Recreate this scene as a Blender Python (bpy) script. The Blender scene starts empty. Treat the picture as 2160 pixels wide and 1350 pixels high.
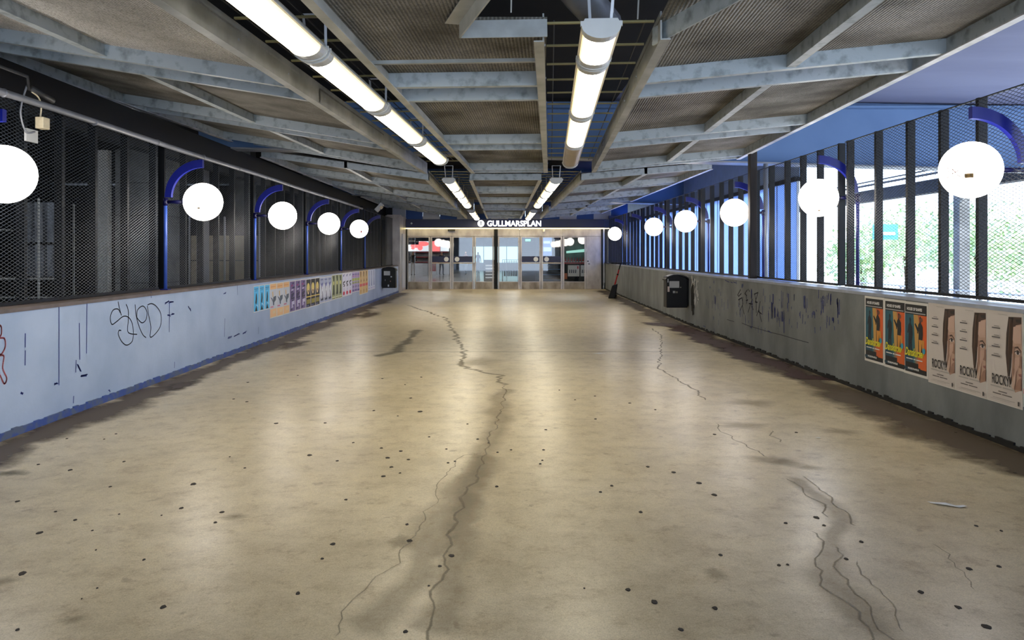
import bpy, bmesh, math, random
from mathutils import Vector, Matrix
R = random.Random(7)
S = bpy.context.scene
COL = S.collection

# ------------------------------------------------------------------ camera, sky, sun, exposure
F, U0, V0, H = 1600.0, 1060.0, 535.0, 1.6
cd = bpy.data.cameras.new('camera'); cam = bpy.data.objects.new('camera', cd); COL.objects.link(cam)
cam.location = (0, 0, H); cam.rotation_euler = (math.pi/2, 0, 0)
cd.sensor_width = 36; cd.lens = 36*F/2160
cd.shift_x = (1080-U0)/2160; cd.shift_y = -(675-V0)/2160
cd.clip_start = .05; cd.clip_end = 400
S.camera = cam
W = bpy.data.worlds.new('sky'); S.world = W; W.use_nodes = True
wn = W.node_tree.nodes; wl = W.node_tree.links
bg = wn['Background']
tcw = wn.new('ShaderNodeTexCoord'); sepw = wn.new('ShaderNodeSeparateXYZ'); rw = wn.new('ShaderNodeValToRGB')
wl.new(tcw.outputs['Generated'], sepw.inputs[0]); wl.new(sepw.outputs['Z'], rw.inputs[0]); wl.new(rw.outputs[0], bg.inputs[0])
rw.color_ramp.elements[0].position = 0.0; rw.color_ramp.elements[0].color = (.66, .8, 1, 1)
rw.color_ramp.elements[1].position = .7; rw.color_ramp.elements[1].color = (.22, .45, .95, 1)
bg.inputs[1].default_value = 4.0
sd = bpy.data.lights.new('sun', 'SUN'); sd.energy = 11; sd.angle = .01; sd.color = (1, .95, .86)
sun = bpy.data.objects.new('sun', sd); COL.objects.link(sun)
sun.rotation_euler = Vector((-.75, .30, -1.0)).to_track_quat('-Z', 'Y').to_euler()
S.view_settings.view_transform = 'Standard'; S.view_settings.look = 'None'
S.view_settings.gamma = 1; S.view_settings.use_curve_mapping = False
S.view_settings.exposure = 0.56
S.cycles.use_denoising = True
S.cycles.max_bounces = 8; S.cycles.diffuse_bounces = 5; S.cycles.glossy_bounces = 3
S.cycles.transparent_max_bounces = 16
S.cycles.sample_clamp_indirect = 8
LAMP_L, GLOBE_L = 16.0, 9.0          # radiance of the strip lamps and of the globes

# ------------------------------------------------------------------ helpers
def c(r, g, b):
    f = lambda x: (x/255/12.92) if x/255 <= .04045 else ((x/255+.055)/1.055)**2.4
    return (f(r), f(g), f(b), 1)
def gpt(u, v, z=0):                    # a floor point (survey from the photograph)
    Y = F*(H-z)/(v-V0); return ((u-U0)*Y/F, Y)
def tag(o, label=None, cat=None, group=None, kind=None):
    if label: o['label'] = label
    if cat: o['category'] = cat
    if group: o['group'] = group
    if kind: o['kind'] = kind
    return o
def empty(name, loc=(0, 0, 0), rz=0, label=None, cat=None, group=None, kind=None):
    o = bpy.data.objects.new(name, None); COL.objects.link(o)
    o.location = loc; o.rotation_euler = (0, 0, rz); o.empty_display_size = .1
    return tag(o, label, cat, group, kind)
class MB:
    def __init__(s): s.v = []; s.f = []; s.m = []; s.c = []; s.uv = None
    def add(s, vs, fs, m=0, col=None):
        b = len(s.v); s.v += [tuple(p) for p in vs]
        for f in fs: s.f.append(tuple(b+i for i in f)); s.m.append(m); s.c.append(col)
        return s
    def hexa(s, p, m=0):               # p: 4 bottom ccw, 4 top ccw
        return s.add(p, [(3, 2, 1, 0), (4, 5, 6, 7), (0, 1, 5, 4), (1, 2, 6, 5), (2, 3, 7, 6), (3, 0, 4, 7)], m)
    def box(s, x0, x1, y0, y1, z0, z1, m=0):
        return s.hexa([(x0, y0, z0), (x1, y0, z0), (x1, y1, z0), (x0, y1, z0), (x0, y0, z1), (x1, y0, z1), (x1, y1, z1), (x0, y1, z1)], m)
    def bar(s, a, b, w, h, m=0, up=(0, 0, 1)):   # rectangular bar between two points
        a = Vector(a); b = Vector(b); d = (b-a).normalized(); up = Vector(up)
        x = d.cross(up)
        if x.length < 1e-5: x = Vector((1, 0, 0))
        x.normalize(); z = x.cross(d)
        q = lambda p, i, j: p + x*w/2*i + z*h/2*j
        return s.hexa([q(a, -1, -1), q(a, 1, -1), q(b, 1, -1), q(b, -1, -1), q(a, -1, 1), q(a, 1, 1), q(b, 1, 1), q(b, -1, 1)], m)
    def tube(s, pts, r, n=8, m=0, cap=True):
        pts = [Vector(p) for p in pts]; rings = []
        for i, p in enumerate(pts):
            d = (pts[min(i+1, len(pts)-1)]-pts[max(i-1, 0)]).normalized()
            x = d.cross(Vector((0, 0, 1)))
            if x.length < 1e-3: x = d.cross(Vector((0, 1, 0)))
            x.normalize(); y = x.cross(d); rr = r[i] if isinstance(r, (list, tuple)) else r
            rings.append([p + (x*math.cos(2*math.pi*k/n)+y*math.sin(2*math.pi*k/n))*rr for k in range(n)])
        vs = [q for ring in rings for q in ring]; fs = []
        for i in range(len(pts)-1):
            for k in range(n): fs.append((i*n+k, i*n+(k+1) % n, (i+1)*n+(k+1) % n, (i+1)*n+k))
        if cap: fs += [tuple(range(n-1, -1, -1)), tuple((len(pts)-1)*n+k for k in range(n))]
        return s.add(vs, fs, m)
    def extrude(s, prof, y0, y1, m=0, dx=0):   # (x,z) profile swept along y
        n = len(prof)
        vs = [(x, y0, z) for x, z in prof]+[(x+dx, y1, z) for x, z in prof]
        fs = [(i, (i+1) % n, n+(i+1) % n, n+i) for i in range(n)]+[tuple(range(n-1, -1, -1)), tuple(range(n, 2*n))]
        return s.add(vs, fs, m)
    def sphere(s, ctr, r, nu=32, nv=16, m=0):
        vs = []; fs = []
        for j in range(nv+1):
            t = math.pi*j/nv
            for i in range(nu):
                a = 2*math.pi*i/nu; vs.append((ctr[0]+r*math.sin(t)*math.cos(a), ctr[1]+r*math.sin(t)*math.sin(a), ctr[2]+r*math.cos(t)))
        for j in range(nv):
            for i in range(nu): fs.append((j*nu+i, (j+1)*nu+i, (j+1)*nu+(i+1) % nu, j*nu+(i+1) % nu))
        return s.add(vs, fs, m)
    def disc(s, ctr, r, ax='z', n=16, m=0, col=None):
        e = {'z': lambda a: (math.cos(a), math.sin(a), 0), 'y': lambda a: (math.cos(a), 0, math.sin(a)), 'x': lambda a: (0, math.cos(a), math.sin(a))}[ax]
        vs = [tuple(ctr[i]+r*e(2*math.pi*k/n)[i] for i in range(3)) for k in range(n)]
        return s.add(vs, [tuple(range(n))], m, col)
    def build(s, name, mat, parent=None, org=None, smooth=False, bevel=0, **kw):
        me = bpy.data.meshes.new(name)
        o3 = Vector(org) if org is not None else (parent.location.copy() if parent is not None and parent.type == 'EMPTY' and kw.pop('sub', True) else Vector())
        kw.pop('sub', None)
        me.from_pydata([(a-o3[0], b-o3[1], d-o3[2]) for a, b, d in s.v], [], s.f)
        mats = mat if isinstance(mat, (list, tuple)) else [mat]
        for k in mats: me.materials.append(k)
        me.polygons.foreach_set('material_index', s.m)
        if smooth: me.polygons.foreach_set('use_smooth', [True]*len(s.f))
        if any(q is not None for q in s.c):
            ca = me.color_attributes.new('ink', 'FLOAT_COLOR', 'CORNER'); d = []
            for f, q in zip(s.f, s.c): d += list(q or (1, 1, 1, 1))*len(f)
            ca.data.foreach_set('color', d)
        if s.uv:
            ul = me.uv_layers.new(name='UVMap'); d = []
            for f in s.f:
                for i in f: d += list(s.uv[i])
            ul.data.foreach_set('uv', d)
        me.update()
        o = bpy.data.objects.new(name, me); COL.objects.link(o)
        if parent is not None: o.parent = parent
        elif org is not None: o.location = org
        if bevel:
            b = o.modifiers.new('bevel', 'BEVEL'); b.width = bevel; b.segments = 2; b.limit_method = 'ANGLE'
        if kw: tag(o, kw.get('label'), kw.get('cat'), kw.get('group'), kw.get('kind'))
        return o
def copy_tree(o, parent=None):
    k = o.copy(); COL.objects.link(k)
    if parent is not None: k.parent = parent
    for ch in list(o.children): copy_tree(ch, k)
    return k
def textmesh(txt, size, bold=0.0, ext=.0, shear=0, xs=1.0, align='LEFT'):
    cu = bpy.data.curves.new('lettering', 'FONT'); cu.body = txt; cu.size = size; cu.offset = bold; cu.extrude = ext
    cu.shear = shear; cu.align_x = align; cu.resolution_u = 3
    ob = bpy.data.objects.new('lettering', cu); COL.objects.link(ob)
    bpy.context.view_layer.update()
    me = bpy.data.meshes.new_from_object(ob.evaluated_get(bpy.context.evaluated_depsgraph_get()))
    COL.objects.unlink(ob); bpy.data.objects.remove(ob)
    vs = [(v.co.x*xs, v.co.y, v.co.z) for v in me.vertices]; fs = [tuple(p.vertices) for p in me.polygons]
    return vs, fs

# ------------------------------------------------------------------ materials
MATS = {}
def mat(name, col, rough=.6, metal=0, noise=0, nscale=4, col2=None, bump=0, bscale=40, spec=.5, lo=.35, hi=.65, stretch=(1, 1, 1), detail=6):
    m = bpy.data.materials.new(name); m.use_nodes = True; n = m.node_tree.nodes; l = m.node_tree.links
    p = n['Principled BSDF']; p.inputs['Base Color'].default_value = col; p.inputs['Roughness'].default_value = rough
    p.inputs['Metallic'].default_value = metal; p.inputs['Specular IOR Level'].default_value = spec
    g = n.new('ShaderNodeNewGeometry'); mp = n.new('ShaderNodeMapping'); mp.inputs['Scale'].default_value = stretch
    l.new(g.outputs['Position'], mp.inputs[0])
    t = n.new('ShaderNodeTexNoise'); t.inputs['Scale'].default_value = nscale; t.inputs['Detail'].default_value = detail
    l.new(mp.outputs[0], t.inputs['Vector'])
    if col2 is None: col2 = tuple(x*(1-noise if noise else .9) for x in col[:3])+(1,)
    r = n.new('ShaderNodeValToRGB'); r.color_ramp.elements[0].position = lo; r.color_ramp.elements[1].position = hi
    r.color_ramp.elements[0].color = col2; r.color_ramp.elements[1].color = col
    l.new(t.outputs[0], r.inputs[0]); l.new(r.outputs[0], p.inputs['Base Color'])
    if bump:
        t2 = n.new('ShaderNodeTexNoise'); t2.inputs['Scale'].default_value = bscale; l.new(g.outputs['Position'], t2.inputs['Vector'])
        b = n.new('ShaderNodeBump'); b.inputs['Strength'].default_value = bump; b.inputs['Distance'].default_value = .01
        l.new(t2.outputs[0], b.inputs['Height']); l.new(b.outputs[0], p.inputs['Normal'])
    MATS[name] = m; return m
def emit(name, col, k, base=(.8, .8, .8, 1)):
    m = bpy.data.materials.new(name); m.use_nodes = True; p = m.node_tree.nodes['Principled BSDF']
    p.inputs['Base Color'].default_value = base; p.inputs['Emission Color'].default_value = col; p.inputs['Emission Strength'].default_value = k
    p.inputs['Roughness'].default_value = .3
    MATS[name] = m; return m

# floor: worn screed, satin, blotchy
m_floor = bpy.data.materials.new('worn_concrete_floor'); m_floor.use_nodes = True
def floor_nodes():
    n = m_floor.node_tree.nodes; l = m_floor.node_tree.links; p = n['Principled BSDF']
    g = n.new('ShaderNodeNewGeometry')
    def noi(sc, det, rough=.6, st=(1, 1, 1)):
        mp = n.new('ShaderNodeMapping'); mp.inputs['Scale'].default_value = st; l.new(g.outputs['Position'], mp.inputs[0])
        t = n.new('ShaderNodeTexNoise'); t.inputs['Scale'].default_value = sc; t.inputs['Detail'].default_value = det; t.inputs['Roughness'].default_value = rough
        l.new(mp.outputs[0], t.inputs['Vector']); return t
    def ramp(t, stops):
        r = n.new('ShaderNodeValToRGB'); e = r.color_ramp.elements
        e[0].position, e[0].color = stops[0]; e[1].position, e[1].color = stops[-1]
        for s in stops[1:-1]:
            k = e.new(s[0]); k.color = s[1]
        l.new(t.outputs[0], r.inputs[0]); return r
    def mix(a, b, fac=1, mode='MULTIPLY'):
        x = n.new('ShaderNodeMix'); x.data_type = 'RGBA'; x.blend_type = mode; x.inputs[0].default_value = fac
        l.new(a, x.inputs[6]); l.new(b, x.inputs[7]); return x.outputs[2]
    big = ramp(noi(.55, 5), [(.3, c(188, 174, 143)), (.5, c(210, 196, 164)), (.7, c(220, 207, 178))])
    mid = ramp(noi(3.5, 8, .7), [(.32, (.80, .78, .74, 1)), (.52, (1, 1, 1, 1)), (.75, (1.05, 1.04, 1.0, 1))])
    fine = ramp(noi(45, 4, .7), [(.3, (.84, .83, .81, 1)), (.6, (1, 1, 1, 1))])
    mott = ramp(noi(6, 10, .78), [(.36, (.66, .60, .52, 1)), (.47, (.94, .93, .90, 1)), (.56, (1, 1, 1, 1)), (.70, (1.06, 1.05, 1.04, 1))])
    grain = ramp(noi(130, 3, .8), [(.34, (.62, .60, .56, 1)), (.5, (1, 1, 1, 1)), (.68, (1.12, 1.12, 1.12, 1))])
    spots = ramp(noi(9, 3, .5), [(.27, (.55, .5, .45, 1)), (.34, (1, 1, 1, 1))])
    col = mix(mix(mix(mix(mix(big.outputs[0], mid.outputs[0]), fine.outputs[0]), spots.outputs[0], .7), mott.outputs[0], .85), grain.outputs[0], .8)
    l.new(col, p.inputs['Base Color'])
    rr = n.new('ShaderNodeMapRange'); rr.inputs[3].default_value = .22; rr.inputs[4].default_value = .42
    l.new(noi(2.2, 6, .65).outputs[0], rr.inputs[0]); l.new(rr.outputs[0], p.inputs['Roughness'])
    b = n.new('ShaderNodeBump'); b.inputs['Strength'].default_value = .05; b.inputs['Distance'].default_value = .01
    l.new(noi(30, 6, .7).outputs[0], b.inputs['Height']); l.new(b.outputs[0], p.inputs['Normal'])
    p.inputs['Specular IOR Level'].default_value = .44
floor_nodes()
m_wl = mat('painted_parapet_left', c(178, 192, 214), .5, nscale=1.4, col2=c(160, 176, 200), bump=.15, bscale=25)
m_wr = mat('painted_parapet_right', c(130, 134, 136), .55, nscale=2.2, col2=c(104, 108, 110), bump=.15, bscale=25, stretch=(1, 1, .5))
m_cap_l = mat('brown_coping', c(112, 100, 94), .5, noise=.3, nscale=6)
m_cap_r = mat('grey_coping', c(170, 176, 190), .35, noise=.2, nscale=6)
m_blueline = mat('blue_paint_worn', c(62, 84, 146), .6, nscale=9, col2=c(90, 100, 122), lo=.42, hi=.56)
m_grimeline = mat('black_mastic_joint', c(30, 29, 28), .8, noise=.5, nscale=12)
m_steel = mat('galvanised_beam', c(168, 176, 180), .5, .15, nscale=9, col2=c(122, 130, 130), bump=.1, lo=.28, hi=.5, bscale=60)
m_steel_l = mat('pale_galvanised_flange', c(172, 174, 172), .45, .25, nscale=3, col2=c(140, 142, 138))
m_edge = mat('edge_lip_pale_steel', c(205, 205, 208), .45, nscale=4, col2=c(160, 160, 158))
# soffit panels: dirty perforated ribbed sheet
m_pan = bpy.data.materials.new('dirty_perforated_ribbed_sheet'); m_pan.use_nodes = True
def pan_nodes():
    n = m_pan.node_tree.nodes; l = m_pan.node_tree.links; p = n['Principled BSDF']; p.inputs['Roughness'].default_value = .75
    g = n.new('ShaderNodeNewGeometry')
    t = n.new('ShaderNodeTexNoise'); t.inputs['Scale'].default_value = 1.6; t.inputs['Detail'].default_value = 7; l.new(g.outputs['Position'], t.inputs[0])
    r = n.new('ShaderNodeValToRGB'); e = r.color_ramp.elements
    e[0].position = .34; e[0].color = c(78, 73, 60); e[1].position = .66; e[1].color = c(148, 144, 136)
    l.new(t.outputs[0], r.inputs[0])
    w = n.new('ShaderNodeTexWave'); w.wave_type = 'BANDS'; w.bands_direction = 'X'; w.inputs['Scale'].default_value = 11; w.inputs['Distortion'].default_value = 0
    w2 = n.new('ShaderNodeTexWave'); w2.wave_type = 'BANDS'; w2.bands_direction = 'Y'; w2.inputs['Scale'].default_value = 16
    tc = n.new('ShaderNodeTexCoord'); l.new(tc.outputs['Object'], w.inputs[0]); l.new(tc.outputs['Object'], w2.inputs[0])
    r2 = n.new('ShaderNodeValToRGB'); r2.color_ramp.elements[0].color = (.5, .5, .5, 1); r2.color_ramp.elements[1].color = (1, 1, 1, 1); r2.color_ramp.elements[1].position = .6
    l.new(w.outputs[0], r2.inputs[0])
    x = n.new('ShaderNodeMix'); x.data_type = 'RGBA'; x.blend_type = 'MULTIPLY'; x.inputs[0].default_value = 1
    l.new(r.outputs[0], x.inputs[6]); l.new(r2.outputs[0], x.inputs[7])
    t3 = n.new('ShaderNodeTexNoise'); t3.inputs['Scale'].default_value = 60; l.new(g.outputs['Position'], t3.inputs[0])
    r3 = n.new('ShaderNodeValToRGB'); r3.color_ramp.elements[0].position = .35; r3.color_ramp.elements[0].color = (.45, .44, .42, 1); r3.color_ramp.elements[1].position = .55
    l.new(t3.outputs[0], r3.inputs[0])
    y = n.new('ShaderNodeMix'); y.data_type = 'RGBA'; y.blend_type = 'MULTIPLY'; y.inputs[0].default_value = .8
    l.new(x.outputs[2], y.inputs[6]); l.new(r3.outputs[0], y.inputs[7]); l.new(y.outputs[2], p.inputs['Base Color'])
    b = n.new('ShaderNodeBump'); b.inputs['Strength'].default_value = .5; b.inputs['Distance'].default_value = .012
    l.new(w.outputs[0], b.inputs['Height']); l.new(b.outputs[0], p.inputs['Normal'])
pan_nodes()
m_pan_lit = m_pan.copy(); m_pan_lit.name = 'lamplit_ribbed_sheet'  # paler copy: lamp light on the nearest panel put into the colour
_e = [q for q in m_pan_lit.node_tree.nodes if q.type == 'VALTORGB'][0].color_ramp.elements
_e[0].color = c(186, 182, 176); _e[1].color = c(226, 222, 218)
m_dark = mat('near_black_steel', c(22, 24, 28), .55, noise=.4)
m_fence = mat('fence_post_dark_steel', c(15, 17, 20), .5, noise=.3, nscale=6, spec=.3)
m_mesh_l = mat('expanded_mesh_grey', c(60, 66, 74), .5, .2, noise=.2)
m_mesh_r = mat('expanded_mesh_dark', c(34, 37, 44), .5, .2, noise=.2)
m_blue = mat('gloss_blue_lamp_paint', c(12, 22, 112), .3, noise=.15, nscale=5)
m_blue_lt = mat('blue_lamp_pole_paint', c(62, 92, 178), .32, noise=.15, nscale=5)
m_navy = mat('navy_enamel', c(6, 6, 58), .35, noise=.15)
m_pipe = mat('grey_conduit', c(118, 120, 126), .45, .2, noise=.2)
m_roof_d = mat('dark_roof_soffit', c(30, 23, 22), .9, noise=.6, nscale=2)
m_roof_b = mat('blue_grey_painted_soffit', c(104, 110, 138), .75, nscale=1.0, col2=c(90, 95, 124), stretch=(.3, 1, 1))
m_beam_b = mat('steel_blue_painted_girder', c(88, 116, 156), .65, nscale=1.2, col2=c(80, 108, 148))
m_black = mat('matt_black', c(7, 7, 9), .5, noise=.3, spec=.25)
m_bin = mat('black_plastic_bin', c(8, 8, 10), .45, noise=.3, spec=.25)
m_stain = mat('brushed_stainless', c(196, 190, 184), .36, .25, nscale=2.4, col2=c(158, 150, 146), stretch=(1, 1, .6))
m_kick = mat('scuffed_kick_plate', c(168, 158, 142), .45, .25, nscale=3, col2=c(116, 104, 88), stretch=(1, 1, .5))
m_white = mat('white_enamel', c(228, 228, 226), .4, noise=.08)
m_silver = mat('silver_frame', c(176, 178, 182), .4, .5, noise=.15)
m_conc = mat('bare_concrete', c(128, 130, 128), .85, nscale=1.5, col2=c(88, 90, 90), bump=.2)
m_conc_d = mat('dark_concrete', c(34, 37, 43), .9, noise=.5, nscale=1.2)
m_cream = mat('cream_plastic', c(206, 190, 158), .4, noise=.15, nscale=20)
m_red = mat('red_paint', c(190, 34, 44), .35, noise=.2)
m_wood = mat('weathered_dark_post', c(46, 38, 34), .8, nscale=6, col2=c(18, 16, 18), stretch=(1, 1, .2))
m_gum = mat('trodden_gum', c(52, 45, 37), .8, noise=.3, nscale=30)
m_paper = mat('poster_paper', c(226, 222, 216), .6, noise=.05)
m_ink = bpy.data.materials.new('printed_ink'); m_ink.use_nodes = True
_n = m_ink.node_tree.nodes; _a = _n.new('ShaderNodeVertexColor'); _a.layer_name = 'ink'
m_ink.node_tree.links.new(_a.outputs[0], _n['Principled BSDF'].inputs['Base Color']); _n['Principled BSDF'].inputs['Roughness'].default_value = .5
m_felt = mat('black_marker', c(26, 30, 48), .6, noise=.1)
m_spray_r = mat('red_spray', c(226, 118, 124), .6, noise=.1)
m_spray_b = mat('blue_paint_under_scratches', c(34, 50, 128), .6, noise=.3, nscale=12)
m_globe = bpy.data.materials.new('opal_globe'); m_globe.use_nodes = True
_p = m_globe.node_tree.nodes['Principled BSDF']; _p.inputs['Base Color'].default_value = c(240, 236, 228); _p.inputs['Roughness'].default_value = .25
_p.inputs['Emission Color'].default_value = (1, .93, .85, 1); _p.inputs['Emission Strength'].default_value = GLOBE_L
# diffuser: the tube behind makes the middle brighter than the rims (object x runs across the lamp)
m_diff = bpy.data.materials.new('lit_diffuser'); m_diff.use_nodes = True
def diff_nodes():
    n = m_diff.node_tree.nodes; l = m_diff.node_tree.links; p = n['Principled BSDF']
    p.inputs['Base Color'].default_value = c(225, 220, 200); p.inputs['Roughness'].default_value = .35
    tc = n.new('ShaderNodeTexCoord'); sp = n.new('ShaderNodeSeparateXYZ'); l.new(tc.outputs['Object'], sp.inputs[0])
    ab = n.new('ShaderNodeMath'); ab.operation = 'ABSOLUTE'; l.new(sp.outputs['X'], ab.inputs[0])
    r = n.new('ShaderNodeValToRGB'); e = r.color_ramp.elements
    e[0].position = .0; e[0].color = (1, .94, .80, 1); e[1].position = .115; e[1].color = (.05, .036, .016, 1)
    k = e.new(.075); k.color = (.75, .66, .46, 1); k = e.new(.1); k.color = (.16, .125, .06, 1)
    l.new(ab.outputs[0], r.inputs[0]); l.new(r.outputs[0], p.inputs['Emission Color']); p.inputs['Emission Strength'].default_value = LAMP_L
diff_nodes()
m_diff_off = mat('unlit_diffuser', c(150, 128, 96), .35, noise=.2)
m_endcap = mat('clear_end_piece', c(176, 176, 174), .3, noise=.1)
m_lampbody = mat('lamp_body_white', c(200, 200, 196), .4, noise=.1)
m_glass = bpy.data.materials.new('clear_glazing'); m_glass.use_nodes = True
def glass_nodes():
    n = m_glass.node_tree.nodes; l = m_glass.node_tree.links; n.remove(n['Principled BSDF'])
    t = n.new('ShaderNodeBsdfTransparent'); t.inputs[0].default_value = (.88, .92, .93, 1)
    g = n.new('ShaderNodeBsdfGlossy'); g.inputs['Roughness'].default_value = .02
    lw = n.new('ShaderNodeFresnel'); lw.inputs[0].default_value = 1.55
    ml = n.new('ShaderNodeMath'); ml.operation = 'MULTIPLY_ADD'; ml.inputs[1].default_value = 1.2; ml.inputs[2].default_value = .05; l.new(lw.outputs[0], ml.inputs[0])
    x = n.new('ShaderNodeMixShader'); l.new(ml.outputs[0], x.inputs[0]); l.new(t.outputs[0], x.inputs[1]); l.new(g.outputs[0], x.inputs[2])
    l.new(x.outputs[0], n['Material Output'].inputs[0])
glass_nodes()
def stain_mat(name, col, amax, nscale, hard):
    m = bpy.data.materials.new(name); m.use_nodes = True; n = m.node_tree.nodes; l = m.node_tree.links
    p = n['Principled BSDF']; p.inputs['Base Color'].default_value = col; p.inputs['Roughness'].default_value = .55
    uv = n.new('ShaderNodeUVMap'); sp = n.new('ShaderNodeSeparateXYZ'); l.new(uv.outputs[0], sp.inputs[0])
    g = n.new('ShaderNodeNewGeometry'); t = n.new('ShaderNodeTexNoise'); t.inputs['Scale'].default_value = nscale; t.inputs['Detail'].default_value = 7; t.inputs['Roughness'].default_value = .7
    l.new(g.outputs['Position'], t.inputs[0])
    # v: 0..1 falloff stored across the ribbon
    a = n.new('ShaderNodeMath'); a.operation = 'ADD'; l.new(sp.outputs['Y'], a.inputs[0]); l.new(t.outputs[0], a.inputs[1])
    r = n.new('ShaderNodeMapRange'); r.inputs[1].default_value = .95-hard; r.inputs[2].default_value = .95+hard; r.inputs[3].default_value = 0; r.inputs[4].default_value = amax
    l.new(a.outputs[0], r.inputs[0]); l.new(r.outputs[0], p.inputs['Alpha'])
    MATS[name] = m; return m
m_crack = stain_mat('crack_dirt', c(112, 99, 74), .5, 24, .25)
m_damp = stain_mat('damp_stain', c(128, 112, 82), .32, 6, .3)
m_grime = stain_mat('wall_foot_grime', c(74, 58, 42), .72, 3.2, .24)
m_rust = stain_mat('red_brown_stain', c(60, 26, 24), .85, 3.5, .16)
m_soot = stain_mat('dark_scuff', c(62, 60, 50), .5, 7, .3)

# ------------------------------------------------------------------ floor
def wallx(side, Y):
    if side < 0: return -4.29
    return 4.19 if Y <= 17 else 4.19 + .41*(Y-17)/17.0
def walltop(side, Y):
    return 1.12 if side < 0 else 1.145 + .045*min(Y, 34)/34
b = MB()
N = 24
for i in range(N):
    y0 = -3 + 37*i/N; y1 = -3+37*(i+1)/N
    b.add([(-4.4, y0, 0), (wallx(1, y0)+.1, y0, 0), (wallx(1, y1)+.1, y1, 0), (-4.4, y1, 0)], [(0, 1, 2, 3)])
b.add([(-4.4, -3, -.15), (4.4, -3, -.15), (4.7, 34, -.15), (-4.4, 34, -.15)], [(3, 2, 1, 0)])
floor = b.build('floor', m_floor, kind='structure', label='worn beige concrete walkway floor with gum spots, cracks and lamp reflections', cat='floor')

def ribbon(pts, w, z, mname, name, parent, jit=0, seg=1):
    """Flat ribbon on the floor along survey points; v is 1 in the middle and 0 at both edges."""
    P = []
    for i in range(len(pts)-1):
        a, bb = Vector(pts[i]), Vector(pts[i+1]); n = max(1, int((bb-a).length/(.05 if w < .12 else .12))) if jit else 1
        for k in range(n): P.append(a.lerp(bb, k/n))
    P.append(Vector(pts[-1]))
    def walk(n, k=3):
        q = [R.uniform(-1, 1) for _ in range(n+2*k)]
        return [sum(q[i:i+2*k+1])/(2*k+1)**.6 for i in range(n)]
    W1 = walk(len(P), 2)
    if jit:
        j1 = walk(len(P), 1); P = [p+Vector((jit*1.6*a, 0)) for p, a in zip(P, j1)]
    vs = []; uv = []; fs = []
    for i, p in enumerate(P):
        d = (P[min(i+1, len(P)-1)]-P[max(0, i-1)]).normalized(); nn = Vector((-d.y, d.x)); ww = w*(1+.45*W1[i])/2 if jit else w/2
        e = 0 if i in (0, len(P)-1) else 1
        for q, v in ((-1, 0), (0, e), (1, 0)):
            s = p+nn*ww*q; vs.append((s.x, s.y, z)); uv.append((i*.1, v))
    for i in range(len(P)-1):
        for k in (0, 1): fs.append((i*3+k, i*3+k+1, i*3+k+4, i*3+k+3))
    m = MB(); m.add(vs, fs); m.uv = uv
    return m.build(name, mname, parent)
def blob(cx, cy, rx, ry, z, mname, name, parent, n=18):
    vs = [(cx, cy, z)]; uv = [(0, 1)]; fs = []
    for k in range(n):
        a = 2*math.pi*k/n; q = R.uniform(.75, 1.25); vs.append((cx+rx*q*math.cos(a), cy+ry*q*math.sin(a), z)); uv.append((0, 0))
        fs.append((0, 1+k, 1+(k+1) % n))
    m = MB(); m.add(vs, fs); m.uv = uv
    return m.build(name, mname, parent)
sA = lambda x, y: gpt(x/1.902, 640+y/1.902)
sB = lambda x, y: gpt(1080+x/1.902, 640+y/1.902)
gumA = [(268,543,5),(465,524,5),(418,545,4),(498,635,6),(281,669,9),(153,647,6),(70,795,8),(223,836,6),(302,869,8),(160,921,12),(90,1084,15),(385,990,4),(577,1029,6),(655,1218,12),(328,1186,3),(390,1143,4),(478,846,4),(648,851,4),(727,822,9),(776,725,12),(891,838,10),(864,879,7),(371,912,5),(442,736,6),(922,616,4),(982,661,5),(1108,482,9),(990,395,6),(938,384,5),(995,317,5),(1195,289,4),(1241,609,10),(1304,480,6),(1417,559,5),(1530,581,7),(1555,620,9),(1608,593,7),(1638,627,7),(1570,657,8),(1538,694,9),(1605,681,5),(1353,632,6),(1388,788,7),(1335,966,10),(1293,1025,7),(1195,1164,10),(1643,953,12),(1811,1013,12),(1764,1055,8),(1627,1317,10),(1633,887,7),(1500,430,6),(1596,452,4),(1722,536,5),(1791,585,5),(1686,434,10),(1648,380,6),(1690,296,5),(1625,326,4),(1534,302,5),(1993,735,8),(1916,545,6),(1960,560,5),(1798,640,6),(1825,634,5),(1875,484,5),(1996,598,5),(2050,588,5),(1720,1134,5),(70,1310,8)]
gumB = [(136,507,6),(335,464,6),(126,588,6),(113,644,6),(122,630,5),(355,757,7),(400,732,7),(516,838,9),(648,678,8),(750,721,12),(812,769,11),(572,1198,14),(465,1149,11),(814,1223,11),(836,1010,8),(1071,1051,8),(1106,1049,6),(1222,860,12),(1099,882,8),(1252,891,7),(1401,957,9),(1341,1026,9),(1640,1159,12),(1835,1066,11),(1953,1056,9),(1903,1298,18),(677,1309,10),(1863,893,7),(1790,1220,12),(290,1144,4),(545,656,7),(812,526,7),(575,427,5),(472,400,6),(333,372,5),(253,387,4),(190,348,4),(1780,518,6),(1140,518,6),(1963,913,6),(2017,680,6)]
for lst, fn in ((gumA, sA), (gumB, sB)):
    for x, y, w in lst:
        X, Y = fn(x, y); r = w*.9/1.902*Y/F
        m = MB(); n = 9
        vs = [(X+r*R.uniform(.75, 1.15)*math.cos(6.283*k/n), Y+r*1.25*R.uniform(.7, 1.2)*math.sin(6.283*k/n), .0035) for k in range(n)]
        vs2 = [(X+(a-X)*1.2, Y+(bb-Y)*1.2, 0) for a, bb, _ in vs]
        m.add(vs+vs2, [tuple(range(n))]+[(k, n+k, n+(k+1) % n, (k+1) % n) for k in range(n)])
        m.build('gum_spot', m_gum, floor)
Z1, Z2, Z3 = .0012, .0018, .0024
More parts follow.
